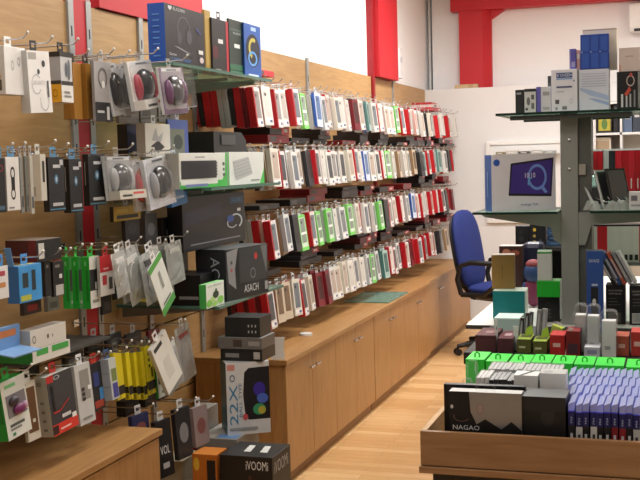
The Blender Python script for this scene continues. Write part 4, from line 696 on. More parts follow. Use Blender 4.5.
for i, (q, c, t) in enumerate((((550, 565, 335, 355), ('B02226', '8A181C', 'C8383A'), 'red carton right of the yellow green packet'), ((566, 580, 331, 356), ('7A1A20', '5E1218', '8E2A30'), 'dark red carton in an open sleeve by the post foot'), ((631, 646, 332, 356), ('B23430', '8A2420', 'C8504A'), 'red carton at the right end of the table'), ((616, 629, 336, 356), ('A8503E', '8A3A2E', 'B8604E'), 'orange red carton behind the green cartons near the right'))):
    TB('game_box', t, 'box', *q, .12, c, [('F', .2, .4, .7, .6, 'D8B0A8')] if i != 1 else [('F', .15, .1, .85, .5, '4A2A3A')])
TB('paper_card', 'thin white card leaning on the dark red carton', 'card', 565, 569.5, 328, 356, .003, ('D5C9C5', 'C0B4B0', 'E0E0E0'), [], yaw=20, roll=8)
for i, q in enumerate(((575.5, 586, 315, 352), (587.5, 599, 316, 354), (602, 616, 321, 357))):
    s = solve(q[0], q[0], q[1], q[2], q[3], Z=TZ, yaw=0, d=.06, z0=TZ+.001)
    def ph(o, w, d, h):
        m = MB(); m.rbox((-w*.6, -d*.5-.012, -.0), (w*.6, d*.5+.012, h*1.28), .02, PLAST, 3, 1); k = m.build('blister', o)
    box('phone_box', ('white phone accessory carton in a clear blister, left of three by the post', 'white phone accessory carton in a clear blister, middle of three by the post', 'white phone accessory carton in a clear blister, right of three by the post')[i], 'box', s, (('B4B4B4', 'BDBDBE', 'DADADA')[i], 'A8A8A8', 'E4E4E4'), [('F', .2, .2, .6, .3, '9A9AA0')], extra=ph)
TB('phone_box', 'small flat white carton lying before the clear blisters', 'box', 584, 600, 347, 357, .1, ('B9BAC6', 'A9AAB4', 'E6E8EE'), [('F', .2, .3, .8, .7, '8A8AA8')])
for i, (a, b_, yt) in enumerate(((553, 560, 322), (572, 578, 314), (600, 606, 330))):
    s = solve(a, a, b_, yt, 350, Z=TZ, yaw=10, d=.02, z0=TZ+.001); q = MB(); q.rbox((-s['w']/2, -.012, 0), (s['w']/2, .012, s['h']), .008, PLAST, 3, 1); o = q.build('blister_pack'); o.location = s['o']; tag(o, ('small clear blister pack by the left foot of the post', 'small clear blister pack in front of the post', 'small clear blister pack before the blue carton')[i], 'pack')
    q = MB(); q.box((-s['w']*.3, -.003, .01), (s['w']*.3, .003, s['h']*.5), mat('6A6A70', .4)); q.build('insert', o)
# cartons stacked round the post
tl = solve(493, 493, 526, 291, 319, Z=TZ, yaw=3, d=.16, z0=TZ+.001)
box('gift_box', 'teal carton with a cream edge under the tall brown carton', 'box', tl, ('0E7F82', '0B686A', 'C9CFC4', 'C9CFC4'), [('F', .97, 0, 1, 1, 'C9CFC4')])
t2 = tl['o'].z+tl['h']+.001
br = solve(492, 492, 515, 255, 292, Y=5.42, yaw=6, d=.09, z0=t2)
box('kraft_box', 'tall brown carton standing on the teal carton', 'box', br, ('9C7A42', '7E6236', 'A9998A', '8E6E3C'), [('F', .45, .3, .47, .7, '5A4424'), ('R', 0, .1, .6, .9, '8A8070')])
bk = TB('speaker_box', 'black carton under the bright green carton beside the post', 'box', 538, 560, 296, 322, .12, ('191B1B', '121414', '262828'), [('F', .4, .7, .5, .78, '3A3E3E', 'ell'), ('F', .3, .15, .6, .5, '55585A', 'CE')])
s = solve(537, 537, 560, 281, 297, Y=5.22, yaw=0, d=.12, z0=None); z = bk.location.z+max(v.co.z for v in bk.data.vertices)
s['z'] = 0; s['o'].z = z+.001
gk = box('game_box', 'bright green small carton between the black and white cartons by the post', 'box', s, ('1FB52C', '178A22', '27CC36'), [])
z = gk.location.z+s['h']+.001
s = solve(537.5, 537.5, 552, 252, 281, Y=5.23, yaw=5, d=.13, z0=z); 
box('game_box', 'white carton with a green top strip on the bright green carton', 'box', s, ('D4D6D2', 'BCBEBA', '2F8A3C', '6A706C'), [('F', 0, .94, 1, 1, '3FA04A'), ('R', .1, .1, .9, .8, '8A8E8A')])
s = solve(587, 587, 604, 251, 333, Z=TZ, yaw=4, d=.09, z0=TZ+.001)
box('tool_box', 'tall blue carton with a dark window right of the post', 'box', s, ('2A4F98', '1E3A74', '3A3F46', '2A2C30'), [('F', .15, .86, .75, .9, 'C9D2E2', 'SAVAGE'), ('F', .25, .12, .68, .56, '1E2026'), ('F', .33, .34, .55, .42, 'C9C9C9', 'ell'), ('F', .3, .575, .65, .6, 'B9C2D8')])
for i, q in enumerate(((606, 625.5, 285, 324), (629.5, 652, 286, 325))):
    s = solve(q[0], q[0], q[1], q[2], q[3], Z=TZ, yaw=0, d=.12, z0=TZ+.001)
    box('ink_box', ('black carton with white text lines right of the tall blue carton', 'black carton with white text lines and a barcode at the right edge')[i], 'box', s, ('19191A', '8A8882', '2A2A2A', '8A8882'), [('F', .12, .84, .85, .88, 'C0C0BE', 'COLOR POWDER'), ('F', .15, .76, .8, .8, 'C9C9C7', 'CARTRIDGE'), ('F', .15, .64, .55, .67, '8A8A88', 'INKJET'), ('F', .15, .56, .6, .59, '8A8A88', 'PREMIUM'), ('F', .15, .48, .75, .51, '8A8A88', 'QUALITY'), ('F', .12, .04, .78, .3, ('55524E', 'D5D5D2')[i])]+([('F', .15+.05*k, .06, .17+.05*k, .28, '19191A') for k in range(12)] if i else []))
    z = s['o'].z+s['h']
# leaning thin game cases on top of those cartons
for i, (px, c) in enumerate(((614, '1C1A1A'), (620, '2C4A86'), (625, 'B4543A'), (630, '8E9294'), (635, 'B9BCBE'))):
    q = MB(); q.box((-.007, -.06, 0), (.007, .06, .17), mat(c, .4)); deco(q, .014, .12, .17, [('F', .2, .2, .8, .8, 'A9A9A9')]); o = q.build('game_case'); P = onY(px, 284, 5.22); o.location = (P.x, 5.3, z+.004+.001*i); o.rotation_euler = (0, math.radians(-28), 0)
    tag(o, ('black game case leaning over the black text cartons, leftmost', 'blue game case leaning right of the black leaning one', 'orange red game case leaning between blue and grey ones', 'grey game case leaning right of the orange red one', 'pale grey game case leaning at the far right')[i], 'game case')
# ---- post and shelves
PX0, PX1 = onY(560, 130, 5.2).x, onY(577.5, 130, 5.2).x
pst = empty('display_stand', ((PX0+PX1)/2, 5.24, TZ)); tag(pst, 'grey steel shelf post with two arms rising from the display table', 'stand')
pc = (PX0+PX1)/2; hw = (PX1-PX0)/2
GREY = mat('9B9D98', .42, .25, .03); DG = mat('5E605C', .5, .2)
q = MB(); q.box((-hw, -.04, .001), (hw, .04, 1.0), GREY); q.build('post', pst, .003)
q = MB(); q.box((hw+.002, -.02, .001), (hw+.06, .12, .99), DG); q.build('side_channel', pst)
q = MB(); q.box((hw+.003, -.035, .71), (hw+.035, -.021, .76), mat('A09C92', .5)); q.build('joint_plate', pst)
for zz in (.875, .738): q = MB(); q.ell((.002, -.041, zz), (.011, .008, .011), CHROME, 14, 8); q.build('bolt', pst)
S1, S2 = 1.796, 1.336
xl2 = onY(478, 215, 5.2).x-pc; 
q = MB(); zz = S2-.012-TZ
q.prism([(-hw-.001, zz), (xl2, zz), (xl2+.03, zz-.02), (-hw-.05, zz-.072), (-hw-.036, zz-.13), (-hw-.001, zz-.155)], (-.02, .02), GREY); q.build('shelf_arm', pst)
q = MB(); q.prism([(hw+.001, zz), (.62, zz), (.6, zz-.03), (hw+.06, zz-.06), (hw+.03, zz-.155), (hw+.001, zz-.155)], (-.038, -.0205), GREY); q.build('shelf_arm', pst)
zz = S1-.012-TZ
xa_, xb_ = onY(513, 118, 5.2).x-pc, onY(633, 118, 5.2).x-pc
for yy, e in ((-.13, 0), (.2, .02)):
    q = MB(); q.box((xa_+e, yy-.012, zz-.022), (xb_-e, yy+.012, zz-.001), mat('4A4C48', .4, .4)); q.build('shelf_rail', pst, .002)
q = MB(); q.box((-hw, -.118, zz-.02), (hw, -.0405, zz-.003), DG); q.box((-hw, .0405, zz-.02), (hw, .188, zz-.003), DG); q.build('cross_bar', pst)
def gshelf(label, x0, x1, y0, y1, z):
    q = MB(); q.box((x0, y0, z-.011), (x1, y1, z), GEDGE, F=mat('24382F', .1), T=GLASS); q.m[0] = q.mi(GLASS); o = q.build('glass_shelf'); tag(o, label, 'shelf')
gshelf('top glass shelf of the post carrying cartons, greenish edge', onY(495.5, 114, 5.08).x, .36, 5.08, 5.66, S1)
gshelf('middle glass shelf left of the post under the tablet carton', onY(473, 211, 5.08).x, PX0-.002, 5.06, 5.5, S2)
gshelf('middle glass shelf right of the post under the phone stands', PX1+.062, .36, 5.08, 5.4, S2)
def PB(name, label, cat, xl, xr, yt, Y, d, cols, items=(), z=S1, yaw=0, yb=110, **k):
    s = solve(xl, xl, xr, yt, yb, Y=Y, yaw=yaw, d=d, z0=z+.001); return box(name, label, cat, s, cols, items, **k)
# cartons on the top shelf
PB('ink_box', 'black carton at the left end of the top glass shelf', 'box', 515.5, 524, 90, 5.16, .12, ('222224', '1A1A1C', '3A3A3A'), [('F', .15, .8, .7, .88, '9A9A9A')])
PB('ink_box', 'black and white carton with small pictures, second on the top glass shelf', 'box', 524.5, 536, 89, 5.15, .12, ('C9C9C7', '2A2A2A', '2A2A2C'), [('F', 0, .88, 1, 1, '2A2A2C'), ('F', .2, .3, .5, .65, '6A6A6A', 'ell'), ('F', .6, .55, .85, .75, '55585A'), ('F', .6, .15, .85, .4, '6A6A6C'), ('F', .1, .1, .3, .2, '3A3A3A')])
PB('ink_box', 'white carton with a purple side edge, third on the top glass shelf', 'box', 536.5, 551, 87, 5.16, .12, ('CDCDCF', '6A66B0', '5A5A66'), [('F', 0, 0, .32, 1, '6862B4'), ('F', .45, .65, .9, .8, '9A9A9C'), ('F', .45, .1, .9, .2, 'A9A9AC')])
PB('ink_box', 'dark narrow carton behind the white carton with blue lettering', 'box', 548, 552, 76, 5.32, .08, ('3A3C40', '2A2A2C', '4A4A4C'), [('F', .2, .5, .8, .8, '5A5C60')])
A = PB('ink_box', 'white carton with a blue lettered banner on the top glass shelf', 'box', 551.5, 577.5, 70, 5.14, .13, ('DEDFE6', 'C9CAD0', 'C2C2C4'), [('F', .2, .8, .82, .92, '23407A'), ('F', .23, .825, .79, .9, 'DDE6F4', "K'OVEEN"), ('F', .2, .76, .82, .785, '6AA0DC'), ('F', .2, .56, .8, .6, '4A4A78'), ('F', .2, .46, .5, .48, 'A9A9B0'), ('F', .15, .18, .3, .28, '55565A'), ('F', .15, .04, .24, .1, '8A8A90'), ('F', .42, .04, .6, .12, '77787C'), ('F', .7, .18, .82, .3, 'A9AAB0', 'ring', .2), ('F', .85, .7, .9, .74, '5A6A8A')])
B = PB('ink_box', 'white carton with pale blue waves right of the blue lettered carton', 'box', 578.5, 609, 70, 5.15, .13, ('D5DBE8', 'BFC4CE', 'C8CCD4', 'A9ACB2'), [('F', 0, .0, .03, 1, '8A8C92'), ('F', .08, .3, 1, .55, 'A8BCDC', 'poly', [(.06, .5), (.4, .36), (.7, .3), (1, .22), (1, .34), (.7, .42), (.4, .5), (.06, .56)]), ('F', .08, .3, 1, .55, '9DB4D8', 'poly', [(.3, .3), (.6, .2), (1, .1), (1, .18), (.6, .28)])]+[('F', .12, .88-.06*k, .9, .9-.06*k, 'B4BCCC') for k in range(6)])
zA = B.location.z+max(v.co.z for v in B.data.vertices)
PB('ink_box', 'tall blue carton with white panels standing on the wave carton', 'box', 580.5, 609, 35, 5.15, .05, ('2346A0', '1A3478', '3A5AB0'), [('F', .05+.33*c_, .52-.48*r_, .3+.33*c_, .94-.48*r_, '3157B2') for c_ in range(3) for r_ in range(2)]+[('F', .04+.32*c_, .48, .07+.32*c_, .51, 'C8D4EC') for c_ in range(4)], z=zA, yb=70)
PB('ink_box', 'cream carton standing behind the tall blue carton', 'box', 583, 617, 30, 5.22, .07, ('D9CFBE', 'C4BAA8', 'E2D9CA'), [('F', 0, .97, 1, 1, 'A89A84')], z=zA, yb=70)
PB('ink_box', 'small purple and white carton left of the tall blue carton', 'box', 569.5, 576, 49, 5.16, .09, ('5A58B0', '4A4898', '8A88B8'), [('F', .0, .05, .2, .95, '8A88C0'), ('F', .3, .15, .9, .4, '9A98CC')], z=zA, yb=70)
PB('ink_box', 'small pink and white carton squeezed left of the tall blue carton', 'box', 576.4, 580, 50, 5.17, .09, ('D8A8AC', 'C08E94', 'D9C0C0'), [('F', .1, .55, .9, .8, 'EAE0E0')], z=zA, yb=70)
C_ = PB('game_box', 'black carton with a white and red figure print on the top glass shelf', 'box', 617, 638, 72, 5.15, .12, ('151517', '101012', '2A2A2C', '9A9894'), [('F', .45, .6, .85, .9, 'B9A8A0', 'ring', .25), ('F', .4, .35, .65, .55, 'C04A3A', 'poly', [(.35, .4), (.6, .6), (.68, .5), (.45, .32)]), ('F', .6, .86, .75, .96, 'C0504A', 'ell'), ('F', .2, .05, .3, .4, 'D0D0D0'), ('F', .42, .05, .5, .35, 'C8C8C8'), ('F', .6, .05, .68, .4, 'B0B0B0'), ('F', .8, .05, .88, .5, '8A8A8A')], yb=110)
zC = C_.location.z+max(v.co.z for v in C_.data.vertices)
PB('ink_box', 'beige carton standing on the black figure print carton', 'box', 619, 640, 48, 5.16, .1, ('D2C4BC', 'BFAFA6', 'DDD2CA'), [('F', .3, .6, .7, .66, 'B9A9A0'), ('F', 0, .02, .1, .3, 'C9A08A')], z=zC, yb=72)
PB('ink_box', 'grey carton at the right edge of the top glass shelf', 'box', 638.8, 660, 60, 5.17, .1, ('A9A8A6', '8A8986', 'B9B8B6'), [('F', .1, .2, .8, .6, '8A8A8A')])
# tablet carton
s = solve(484.5, 492, 559, 158, 211, Y=5.14, yaw=17, z0=S2+.001); s['d'] = min(s['d'], .1)
P = onY(492, 211, 5.1); P.z = S2+.001; tw, tdp = s['w'], s['d']; t = s['yaw']; e1 = Vector((math.cos(t), math.sin(t), 0)); e2 = Vector((-e1.y, e1.x, 0)); P = onY(492, 211, 5.1); P.z = S2+.001
s = solve(484.5, 492, 556, 155, 211, Y=5.1, yaw=25, z0=S2+.001); t = s['yaw']; e1 = Vector((math.cos(t), math.sin(t), 0)); e2 = Vector((-e1.y, e1.x, 0)); s['d'] = .115; s['o'] = P+e1*s['w']/2+e2*.0575
box('tablet_box', 'white tablet carton with a purple screen print on the middle glass shelf', 'box', s, ('DDDBE4', '2457A8', 'C8C6CC'), [('F', .26, .22, .97, .92, '17161F', 'poly', [(.26, .27), (.3, .84), (.97, .93), (.93, .24)]), ('F', .29, .26, .94, .9, '3B2A86', 'poly', [(.285, .31), (.32, .81), (.945, .89), (.91, .28)]), ('F', .56, .36, .86, .82, '6D8FD8', 'ring', .22), ('F', .56, .36, .72, .6, '5AA8D8', 'ring', .24, 100, 200), ('F', .76, .3, .85, .42, '6D8FD8', 'poly', [(.76, .4), (.8, .44), (.87, .32), (.83, .3)]), ('F', .52, .58, .68, .67, 'E2E0F0', '10:10'), ('F', .45, .08, .72, .13, '5A62A8', 'energy Tab'), ('F', .03, .8, .13, .92, '2A5AB8', 'ell'), ('L', .35, .25, .6, .75, '8FB0E0', 'poly', [(.42, .25), (.52, .25), (.52, .7), (.42, .7)])])
# phone stands on the right middle shelf
for i, (px, c, a, w) in enumerate(((588, 'C4C8C8', -38, .11), (600, 'B0B4B4', -22, .11), (606, '1C1C1E', -16, .09))):
    P = onY(px+(16, 15, 20)[i], 205, 5.2); q = MB(); q.rbox((-.006, -.055, 0), (.006, .055, .19), .003, mat(c, .25, .4 if i < 2 else 0), 3); q.box((.0062, -.045, .02), (.0066, .045, .18), mat('2A2A2C' if i < 2 else '4A4A4C', .2)); o = q.build('phone_stand'); o.location = (P.x-.01*i, 5.2, S2+.006); o.rotation_euler = (0, math.radians(a), math.radians(-50))
    q = MB(); q.tube([(0, -.02, .06), (.05, -.02, .0), (.05, .02, .0), (0, .02, .06)], .003, CHROME, 6); q.build('rear_prop', o)
    tag(o, ('silver phone stand leaning furthest left on the right middle shelf', 'silver phone stand leaning between its silver and black neighbours', 'black phone stand leaning on the right middle shelf')[i], 'stand')
PB('phone_box', 'white small carton at the right end of the middle shelf', 'box', 629, 650, 192, 5.12, .08, ('D6D7D8', 'C4C5C6', 'E4E4E4'), [('F', .1, .5, .4, .8, '6A6A70'), ('F', .1, .2, .7, .3, '9A9AA0')], z=S2, yb=207)
for i, px in enumerate((592, 612, 622)):
    P = onY(px, 207, 5.12); rnd = random.Random(i); q = MB()
    n = 10; vs = [(.04*math.cos(6.283*k/n)*(.6+.5*rnd.random()), .02*math.sin(6.283*k/n)*(.6+.5*rnd.random()), .0) for k in range(n)]+[(.03*math.cos(6.283*k/n)*(.5+.6*rnd.random()), .018*math.sin(6.283*k/n), .025+.02*rnd.random()) for k in range(n)]+[(0, 0, .045)]
    q.add(vs, [(k, (k+1) % n, n+(k+1) % n, n+k) for k in range(n)]+[(n+k, n+(k+1) % n, 2*n) for k in range(n)], BAG); o = q.build('plastic_wrap'); o.location = (P.x, 5.14, S2+.001); tag(o, ('crumpled clear wrap at the left foot of the silver stands', 'crumpled clear wrap before the black phone stand', 'crumpled clear wrap left of the white small carton')[i], 'wrap')
# back shelves with red and white cases
BS = empty('case_rack', (0, 0, 0)); tag(BS, 'grey steel rack behind the post holding red and white cases', 'rack')
x0, x1 = onY(588, 200, 5.75).x, .5
for nm, z in (('rack_shelf', 1.40), ('rack_shelf', 1.035)):
    MB().box((x0, 5.72, z-.015), (x1, 5.95, z), mat('6A6C6A', .5, .3)).build(nm, BS)
for x in (x0-.016, x1+.001): MB().box((x, 5.72, TZ+.001), (x+.014, 5.95, 1.65), mat('6A6C6A', .5, .3)).build('upright', BS)
RC = {}
def rackcase(px, c, h, z, label, t=.0):
    if c+str(h) not in RC:
        q = MB(); w = .031 if h > .2 else .027; q.box((-w/2, -.07, 0), (w/2, .07, h), mat(c, .4)); deco(q, w, .14, h, [('F', .25, .06, .7, .35, 'E8D8D8', 'poly', [(.38, .06), (.55, .06), (.55, .3), (.38, .3)])] if c[0] in 'BC' and h > .2 else [('F', .2, .05, .8, .2, '2A2A2A')]); ob = q.build('game_case'); RC[c+str(h)] = ob
        q = MB(); q.box((-w/2-.0005, -.0705, h*.97), (w/2+.0005, .0705, h+.003), mat('E0E0E0' if h > .2 else '1C1C1E', .3)); q.build('case_cap', ob)
    else: ob = copy_tree(RC[c+str(h)])
    P = onY(px, 175, 5.76); ob.location = (P.x, 5.83, z+.001); tag(ob, label, 'game case', 'game cases on the rack')
pxs = [594, 600.5, 606, 612, 618.5, 625, 631.5, 638, 644]
for i, px in enumerate(pxs):
    c = ('C2202C', 'BB1420', 'B9B9B6', '2A2C2E', 'C42230', 'B0121E', 'C2222E', 'B0121E', 'C0202C')[i]
    rackcase(px, c, .215, 1.40, f'{dict(C="red", B="red")[c[0]] if c not in ("B9B9B6",) and c[0] in "BC" else "silver grey" if c == "B9B9B6" else "black"} tall case, {ordn(i)} from left on the upper rack behind the post')
for i, px in enumerate((594, 599, 604, 609.5, 615, 620, 625.5, 630.5, 636, 641.5)):
    c = ('D2CFC8', 'C41E28', 'C41E28', 'CFCCC4', 'D2CFC8', 'CFCCC4', 'D2CFC8', 'CFCCC4', 'D2CFC8', 'C41E28')[i]
    rackcase(px, c, .19, 1.035, f'{"red" if c[0:2] == "C4" else "white"} case, {ordn(i)} from left on the lower rack behind the post')
# ================================================================== DESK and things behind the post
DZ = TZ
dk = empty('white_desk', (-.62, 6.4, 0)); tag(dk, 'white topped desk behind the display table near the blue chair', 'desk')
MB().box((-.325, -1.27, DZ-.02), (1.24, .9, DZ), mat('E6E6E2', .4), F=mat('3A3A3A', .5), L=mat('4A4A4A', .5)).build('desk_top', dk)
for x, y in ((-.2, -1.0), (1.18, -1.0), (-.3, .84), (1.18, .84)): MB().box((x, y, 0), (x+.04, y+.04, DZ-.025), mat('55575A', .4, .4)).build('leg', dk)
def DB(name, label, cat, xl, xr, yt, yb, Y, d, cols, items=(), z0=None, **k):
    s = solve(xl, xl, xr, yt, yb, Y=Y, yaw=0, d=d, z0=z0); return box(name, label, cat, s, cols, items, **k)
ctr = empty('printer_stand', (0, 0, 0)); tag(ctr, 'dark stand on the desk carrying black speakers and blue books', 'stand')
xs0, xs1 = onY(513, 252, 6.2).x, onY(561, 252, 6.2).x; zs = onY(530, 246, 6.2).z
MB().box((xs0, 6.1, zs-.02), (xs1+.1, 6.5, zs), mat('2A2624', .5)).build('stand_top', ctr)
MB().box((xs0+.005, 6.12, DZ+.001), (xs0+.03, 6.48, zs-.021), mat('2A201A', .5)).build('stand_side', ctr); MB().box((xs1+.03, 6.12, DZ+.001), (xs1+.06, 6.48, zs-.021), mat('1A1614', .5)).build('stand_side', ctr)
MB().box((xs0+.031, 6.46, DZ+.001), (xs1+.029, 6.48, zs-.021), mat('16161A', .5)).build('stand_back', ctr)
DB('speaker', 'black desktop speaker box on the dark stand, left one', 'speaker', 515.5, 529, 226, 245, 6.2, .12, ('141416', '101012', '1E1E20'), [('F', .25, .2, .6, .5, '2A2C2E', 'ell'), ('F', .3, .6, .55, .8, '26282A', 'ell')], z0=zs+.001)
DB('speaker', 'black desktop speaker box with yellow dots on the dark stand', 'speaker', 530, 545, 223, 245, 6.2, .12, ('17171A', '101012', '1E1E20'), [('F', .2, .62, .42, .78, 'C9A834', 'ell'), ('F', .2, .36, .4, .5, 'A98E4A', 'ell'), ('F', .18, .08, .42, .24, 'C4A840', 'ell'), ('F', .6, .1, .8, .3, '4A4A5A', 'ell')], z0=zs+.001)
for i in range(5):
    P0, P1 = onY(546.5, 240, 6.18).x, onY(562, 240, 6.18).x
    fbox('book', f'dark blue flat case, {ordn(i)} from bottom of the stack beside the black speakers', 'book', P0+.003*(i % 2), P1, 6.18, 6.32, zs+.001+.031*i, zs+.03+.031*i, (('27405C', '1E3450', '2A4866', '233C58', '30506E')[i], '1A2C44', '2A4866'), [('F', .2, .3, .8, .6, '4A6A8A')])
# toy figure of blue and red
q = MB(); q.ell((0, 0, .07), (.052, .05, .06), mat('24406E', .6), 18, 12); o = q.build('plush_toy'); P = onY(533, 292, 5.75); o.location = (P.x, 5.78, DZ+.115)
q = MB(); q.ell((0, 0, .112), (.042, .042, .03), mat('8A3A3E', .6), 14, 8); q.build('cap', o); q = MB(); q.ell((.0, 0, -.028), (.05, .045, .085), mat('7A2A4A', .6), 14, 8); q.build('body', o)
for sx in (-1, 1): q = MB(); q.ell((sx*.045, 0, -.015), (.018, .018, .035), mat('24406E', .6), 10, 8); q.build('arm', o)
tag(o, 'round blue plush toy with a red cap between brown and white cartons', 'toy')
fbox('backpack', 'dark navy folded bag on the desk behind the plush toy', 'bag', onY(524, 280, 6.05).x, onY(546, 280, 6.05).x, 5.98, 6.09, DZ+.001, DZ+.33, ('1A1E34', '14162A', '20243C'), [('F', .1, .3, .5, .34, '3A4260'), ('F', .4, .6, .9, .64, '2A3250')], bevel=.03)
P = onY(500, 255, 6.05)
fbox('photo_box', 'dark picture carton standing behind the tall brown carton', 'box', onY(499, 250, 5.85).x, onY(522, 250, 5.85).x, 5.85, 5.95, DZ+.001, onY(505, 246, 5.85).z, ('3A1E1A', '2A1614', 'C9C6C0'), [('F', .15, .84, .5, .95, 'A8705A', 'ell'), ('F', .5, .84, .9, .93, '8A4A3A', 'ell')])
# ================================================================== OFFICE CHAIR
CH = empty('office_chair', (-1.36, 8.72, 0), (0, 0, math.radians(-16))); tag(CH, 'blue office chair with black arms beside the far beech cabinet', 'chair')
BLUE = mat('16296E', .8, 0, .12, 60); BP = mat('141416', .45)
def cushion(name, W_, D_, Hh, m, T, parent, n=2.6):
    q = MB(); q.T = T; nu, nv = 28, 14; vs = []; fs = []
    for j in range(nv+1):
        t = -math.pi/2+math.pi*j/nv
        for i in range(nu):
            a = 2*math.pi*i/nu; cx = abs(math.cos(a))**(2/n)*(1 if math.cos(a) > 0 else -1); sy = abs(math.sin(a))**(2/n)*(1 if math.sin(a) > 0 else -1)
            ct = abs(math.cos(t))**(2/3); st = abs(math.sin(t))**(2/2)*(1 if t > 0 else -1); vs.append((W_/2*cx*ct, D_/2*sy*ct, Hh/2*st))
    for j in range(nv):
        for i in range(nu): fs.append([j*nu+i, j*nu+(i+1) % nu, (j+1)*nu+(i+1) % nu, (j+1)*nu+i])
    q.add(vs, fs, m, True); return q.build(name, parent)
# chair faces local +x
cushion('seat', .48, .46, .1, BLUE, Matrix.Translation((.05, 0, .53)), CH, 3.5)
tb = Matrix.Translation((-.23, 0, .84)) @ Matrix.Rotation(math.radians(-10), 4, 'Y') @ Matrix.Rotation(math.radians(90), 4, 'Y')
cushion('backrest', .66, .46, .1, BLUE, tb, CH, 3)
cushion('back_shell', .62, .45, .07, BP, Matrix.Translation((-.035, 0, -.005)) @ tb, CH, 3)
cushion('seat_shell', .46, .44, .09, BP, Matrix.Translation((.04, 0, .487)), CH, 3.5)
q = MB(); q.tube([(-.25, 0, .72), (-.28, 0, .55), (-.2, 0, .46), (0, 0, .45)], .035, BP, 10); q.build('back_bracket', CH)
for sy in (-1, 1):
    q = MB(); q.tube([(-.17, sy*.27, .5), (-.2, sy*.28, .62), (-.17, sy*.285, .73), (-.08, sy*.285, .76), (.12, sy*.285, .755), (.19, sy*.285, .72), (.16, sy*.28, .6), (.02, sy*.27, .5), (-.17, sy*.27, .5)], .021, BP, 10); q.tube([(-.05, sy*.29, .485), (-.05, sy*.15, .47)], .02, BP, 8); q.build('armrest', CH)
q = MB(); q.cyl((0, 0, .09), (0, 0, .27), .03, BP); q.cyl((0, 0, .27), (0, 0, .45), .02, CHROME); q.build('gas_column', CH)
for k in range(5):
    a = math.radians(72*k+227); c_, s_ = math.cos(a), math.sin(a)
    q = MB(); q.tube([(0, 0, .1), (.16*c_, .16*s_, .095), (.33*c_, .33*s_, .075)], [.03, .024, .017], BP, 8); lg = q.build('base_leg', CH)
    q = MB(); q.cyl((.33*c_-.012*s_, .33*s_+.012*c_, .028), (.33*c_-.03*s_, .33*s_+.03*c_, .028), .027, BP); q.cyl((.33*c_+.012*s_, .33*s_-.012*c_, .028), (.33*c_+.03*s_, .33*s_-.03*c_, .028), .027, BP); q.cyl((.33*c_, .33*s_, .03), (.33*c_, .33*s_, .07), .01, BP, 8); q.build('caster', lg)
# ================================================================== FAR WALL
wb = empty('whiteboard', (0, 10.5, 0)); tag(wb, 'white framed board on the pale back wall behind the tablet carton', 'board')
x0, x1 = onY(486, 141, 10.48).x, onY(566, 139, 10.48).x; z1 = onY(500, 141, 10.48).z; z0 = .95
MB().box((x0+.04, -.02, z0+.04), (x1-.04, -.002, z1-.04), mat('EFEFEE', .3)).build('board_face', wb)
q = MB(); q.box((x0, -.035, z0), (x0+.039, -.002, z1), WHITE).box((x1-.039, -.035, z0), (x1, -.002, z1), WHITE).box((x0+.04, -.035, z1-.039), (x1-.04, -.002, z1), WHITE).box((x0+.04, -.035, z0), (x1-.04, -.002, z0+.039), WHITE); q.build('board_frame', wb, .003)
ls = MB(); a, b_ = onY(495, 152, 10.4).x, onY(559, 150, 10.4).x; zz = onY(520, 154, 10.4).z; ls.box((a, 10.37, zz-.02), (b_, 10.462, zz), mat('A9A49A', .5)); o = ls.build('narrow_shelf'); tag(o, 'narrow grey ledge shelf on the framed board', 'shelf')
for i, (p, q_, c) in enumerate(((496, 505, '8A8268'), (506, 518, 'C9C6BE'), (519, 530, '4A4A48'), (531, 543, 'B9B9B6'), (544, 556, '9A9C9A'))):
    fbox('small_carton', ('olive small carton on the narrow ledge, leftmost', 'cream small carton on the narrow ledge, second from left', 'dark small carton in the middle of the narrow ledge', 'pale small carton on the narrow ledge, second from right', 'grey small carton on the narrow ledge, nearest the post')[i], 'box', onY(p, 152, 10.4).x, onY(q_, 152, 10.4).x, 10.38, 10.45, zz+.001, zz+.025+.01*(i % 2), (c, c, 'D0D0CC'), [('F', .2, .3, .7, .6, 'E0E0DC')])
# air conditioner
ac_ = empty('air_conditioner', (0, 10.6, 0)); tag(ac_, 'white wall air conditioner at the top right corner', 'air conditioner')
x0 = onY(628.5, 20, 10.6).x; z1, z0 = onY(632, 2, 10.5).z, onY(632, 31, 10.5).z
MB().box((x0, -.02, z0), (x0+.85, .148, z1), mat('F4F4F4', .35)).build('housing', ac_, .02)
MB().box((x0+.05, -.024, z0+.004), (x0+.8, -.0205, z0+.03), mat('2A2A2C', .5)).build('air_outlet', ac_)
MB().box((x0+.01, -.023, z0+.04), (x0+.84, -.0205, z1-.03), mat('FBFBFB', .3)).build('front_panel', ac_, .002)
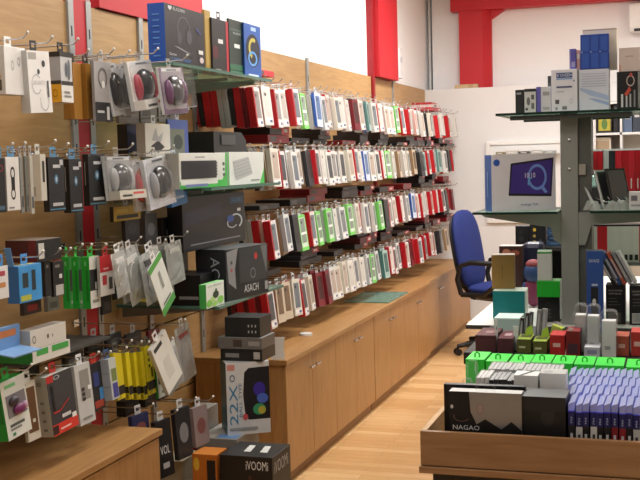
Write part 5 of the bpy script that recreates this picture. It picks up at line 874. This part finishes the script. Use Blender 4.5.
# far white shelving at right with picture and dark stand
sh = empty('wall_shelving', (0, 10.5, 0)); tag(sh, 'white open shelving on the back wall at the right edge', 'shelving')
xr0 = onY(596, 130, 10.2).x; xr1 = xr0+1.6
for z in (1.45, 1.78, 2.06): MB().box((xr0, -.32, z-.02), (xr1, -.002, z), mat('E2E2E4', .5)).build('shelf_board', sh)
for x in (xr0-.022, onY(620, 130, 10.2).x, xr1+.002): MB().box((x, -.32, 0), (x+.02, -.002, 2.1), mat('DADADC', .5)).build('side_panel', sh)
MB().box((xr0, -.015, 0), (xr1, -.003, 2.08), mat('B8B0A4', .6)).build('back_panel', sh)
fbox('picture_frame', 'dark framed yellow green picture on the far white shelving', 'picture', onY(597, 130, 10.25).x, onY(612, 130, 10.25).x, 10.25, 10.28, 1.781, 1.99, ('2A2622', '1A1A1A', '2A2622'), [('F', .1, .1, .9, .92, 'B4A63C'), ('F', .3, .15, .7, .6, '5A7A3A', 'ell'), ('F', .1, .7, .9, .92, '9AB0A0')])
fbox('small_carton', 'cream carton lying under the framed picture on far shelving', 'box', onY(594, 140, 10.25).x, onY(611, 140, 10.25).x, 10.24, 10.4, 1.451, 1.74, ('CFC8BC', 'B9B2A6', 'DAD4C8'), [('F', .1, .5, .9, .9, 'A08A70')])
fbox('file_box', 'dark tall file on far shelving right of the picture', 'file', onY(613.5, 130, 10.2).x, onY(618.5, 130, 10.2).x, 10.22, 10.4, 1.781, 2.03, ('1E1E22', '18181A', '2A2A2C'), [('F', .2, .6, .8, .9, '5A5A60')])
for i, (p, q_, c, h) in enumerate(((623, 632, '5A6A84', .2), (633, 641, '3A4250', .22))):
    fbox('file_box', ('slate blue file on far shelving at the right edge', 'dark slate file on far shelving, rightmost')[i], 'file', onY(p, 130, 10.2).x, onY(q_, 130, 10.2).x, 10.22, 10.4, 1.781, 1.781+h, (c, c, c), [('F', .2, .6, .8, .9, 'C8C8CC')])
# ------------------------------------------------------------------ view
S.view_settings.view_transform = 'Standard'; S.view_settings.look = 'None'; S.view_settings.exposure = -0.12; S.view_settings.gamma = 1; S.view_settings.use_curve_mapping = False
S.cycles.use_denoising = True
S.cycles.max_bounces = 8; S.cycles.transparent_max_bounces = 16
for c in PROTO:
    for o, _ in PROTO[c]:
        if o.name not in USED:
            for k in list(o.children): bpy.data.objects.remove(k)
            bpy.data.objects.remove(o)

P = onZ(379, 291, .636); Q = onZ(405, 283, .636)
q = MB(); q.box((-.16, -.28, 0), (.16, .28, .006), mat('5E8A7A', .15), T=GLASS); o = q.build('glass_plate'); o.location = (-1.96, 7.25, .635); tag(o, 'greenish glass plate lying on the long beech worktop', 'plate')
q = MB(); q.cyl((0, 0, 0), (0, 0, .012), .035, mat('D8D8D6', .4), 20); o = q.build('cable_puck'); o.location = (-1.93, 5.62, .635); tag(o, 'small pale disc lying on the long beech worktop', 'disc')
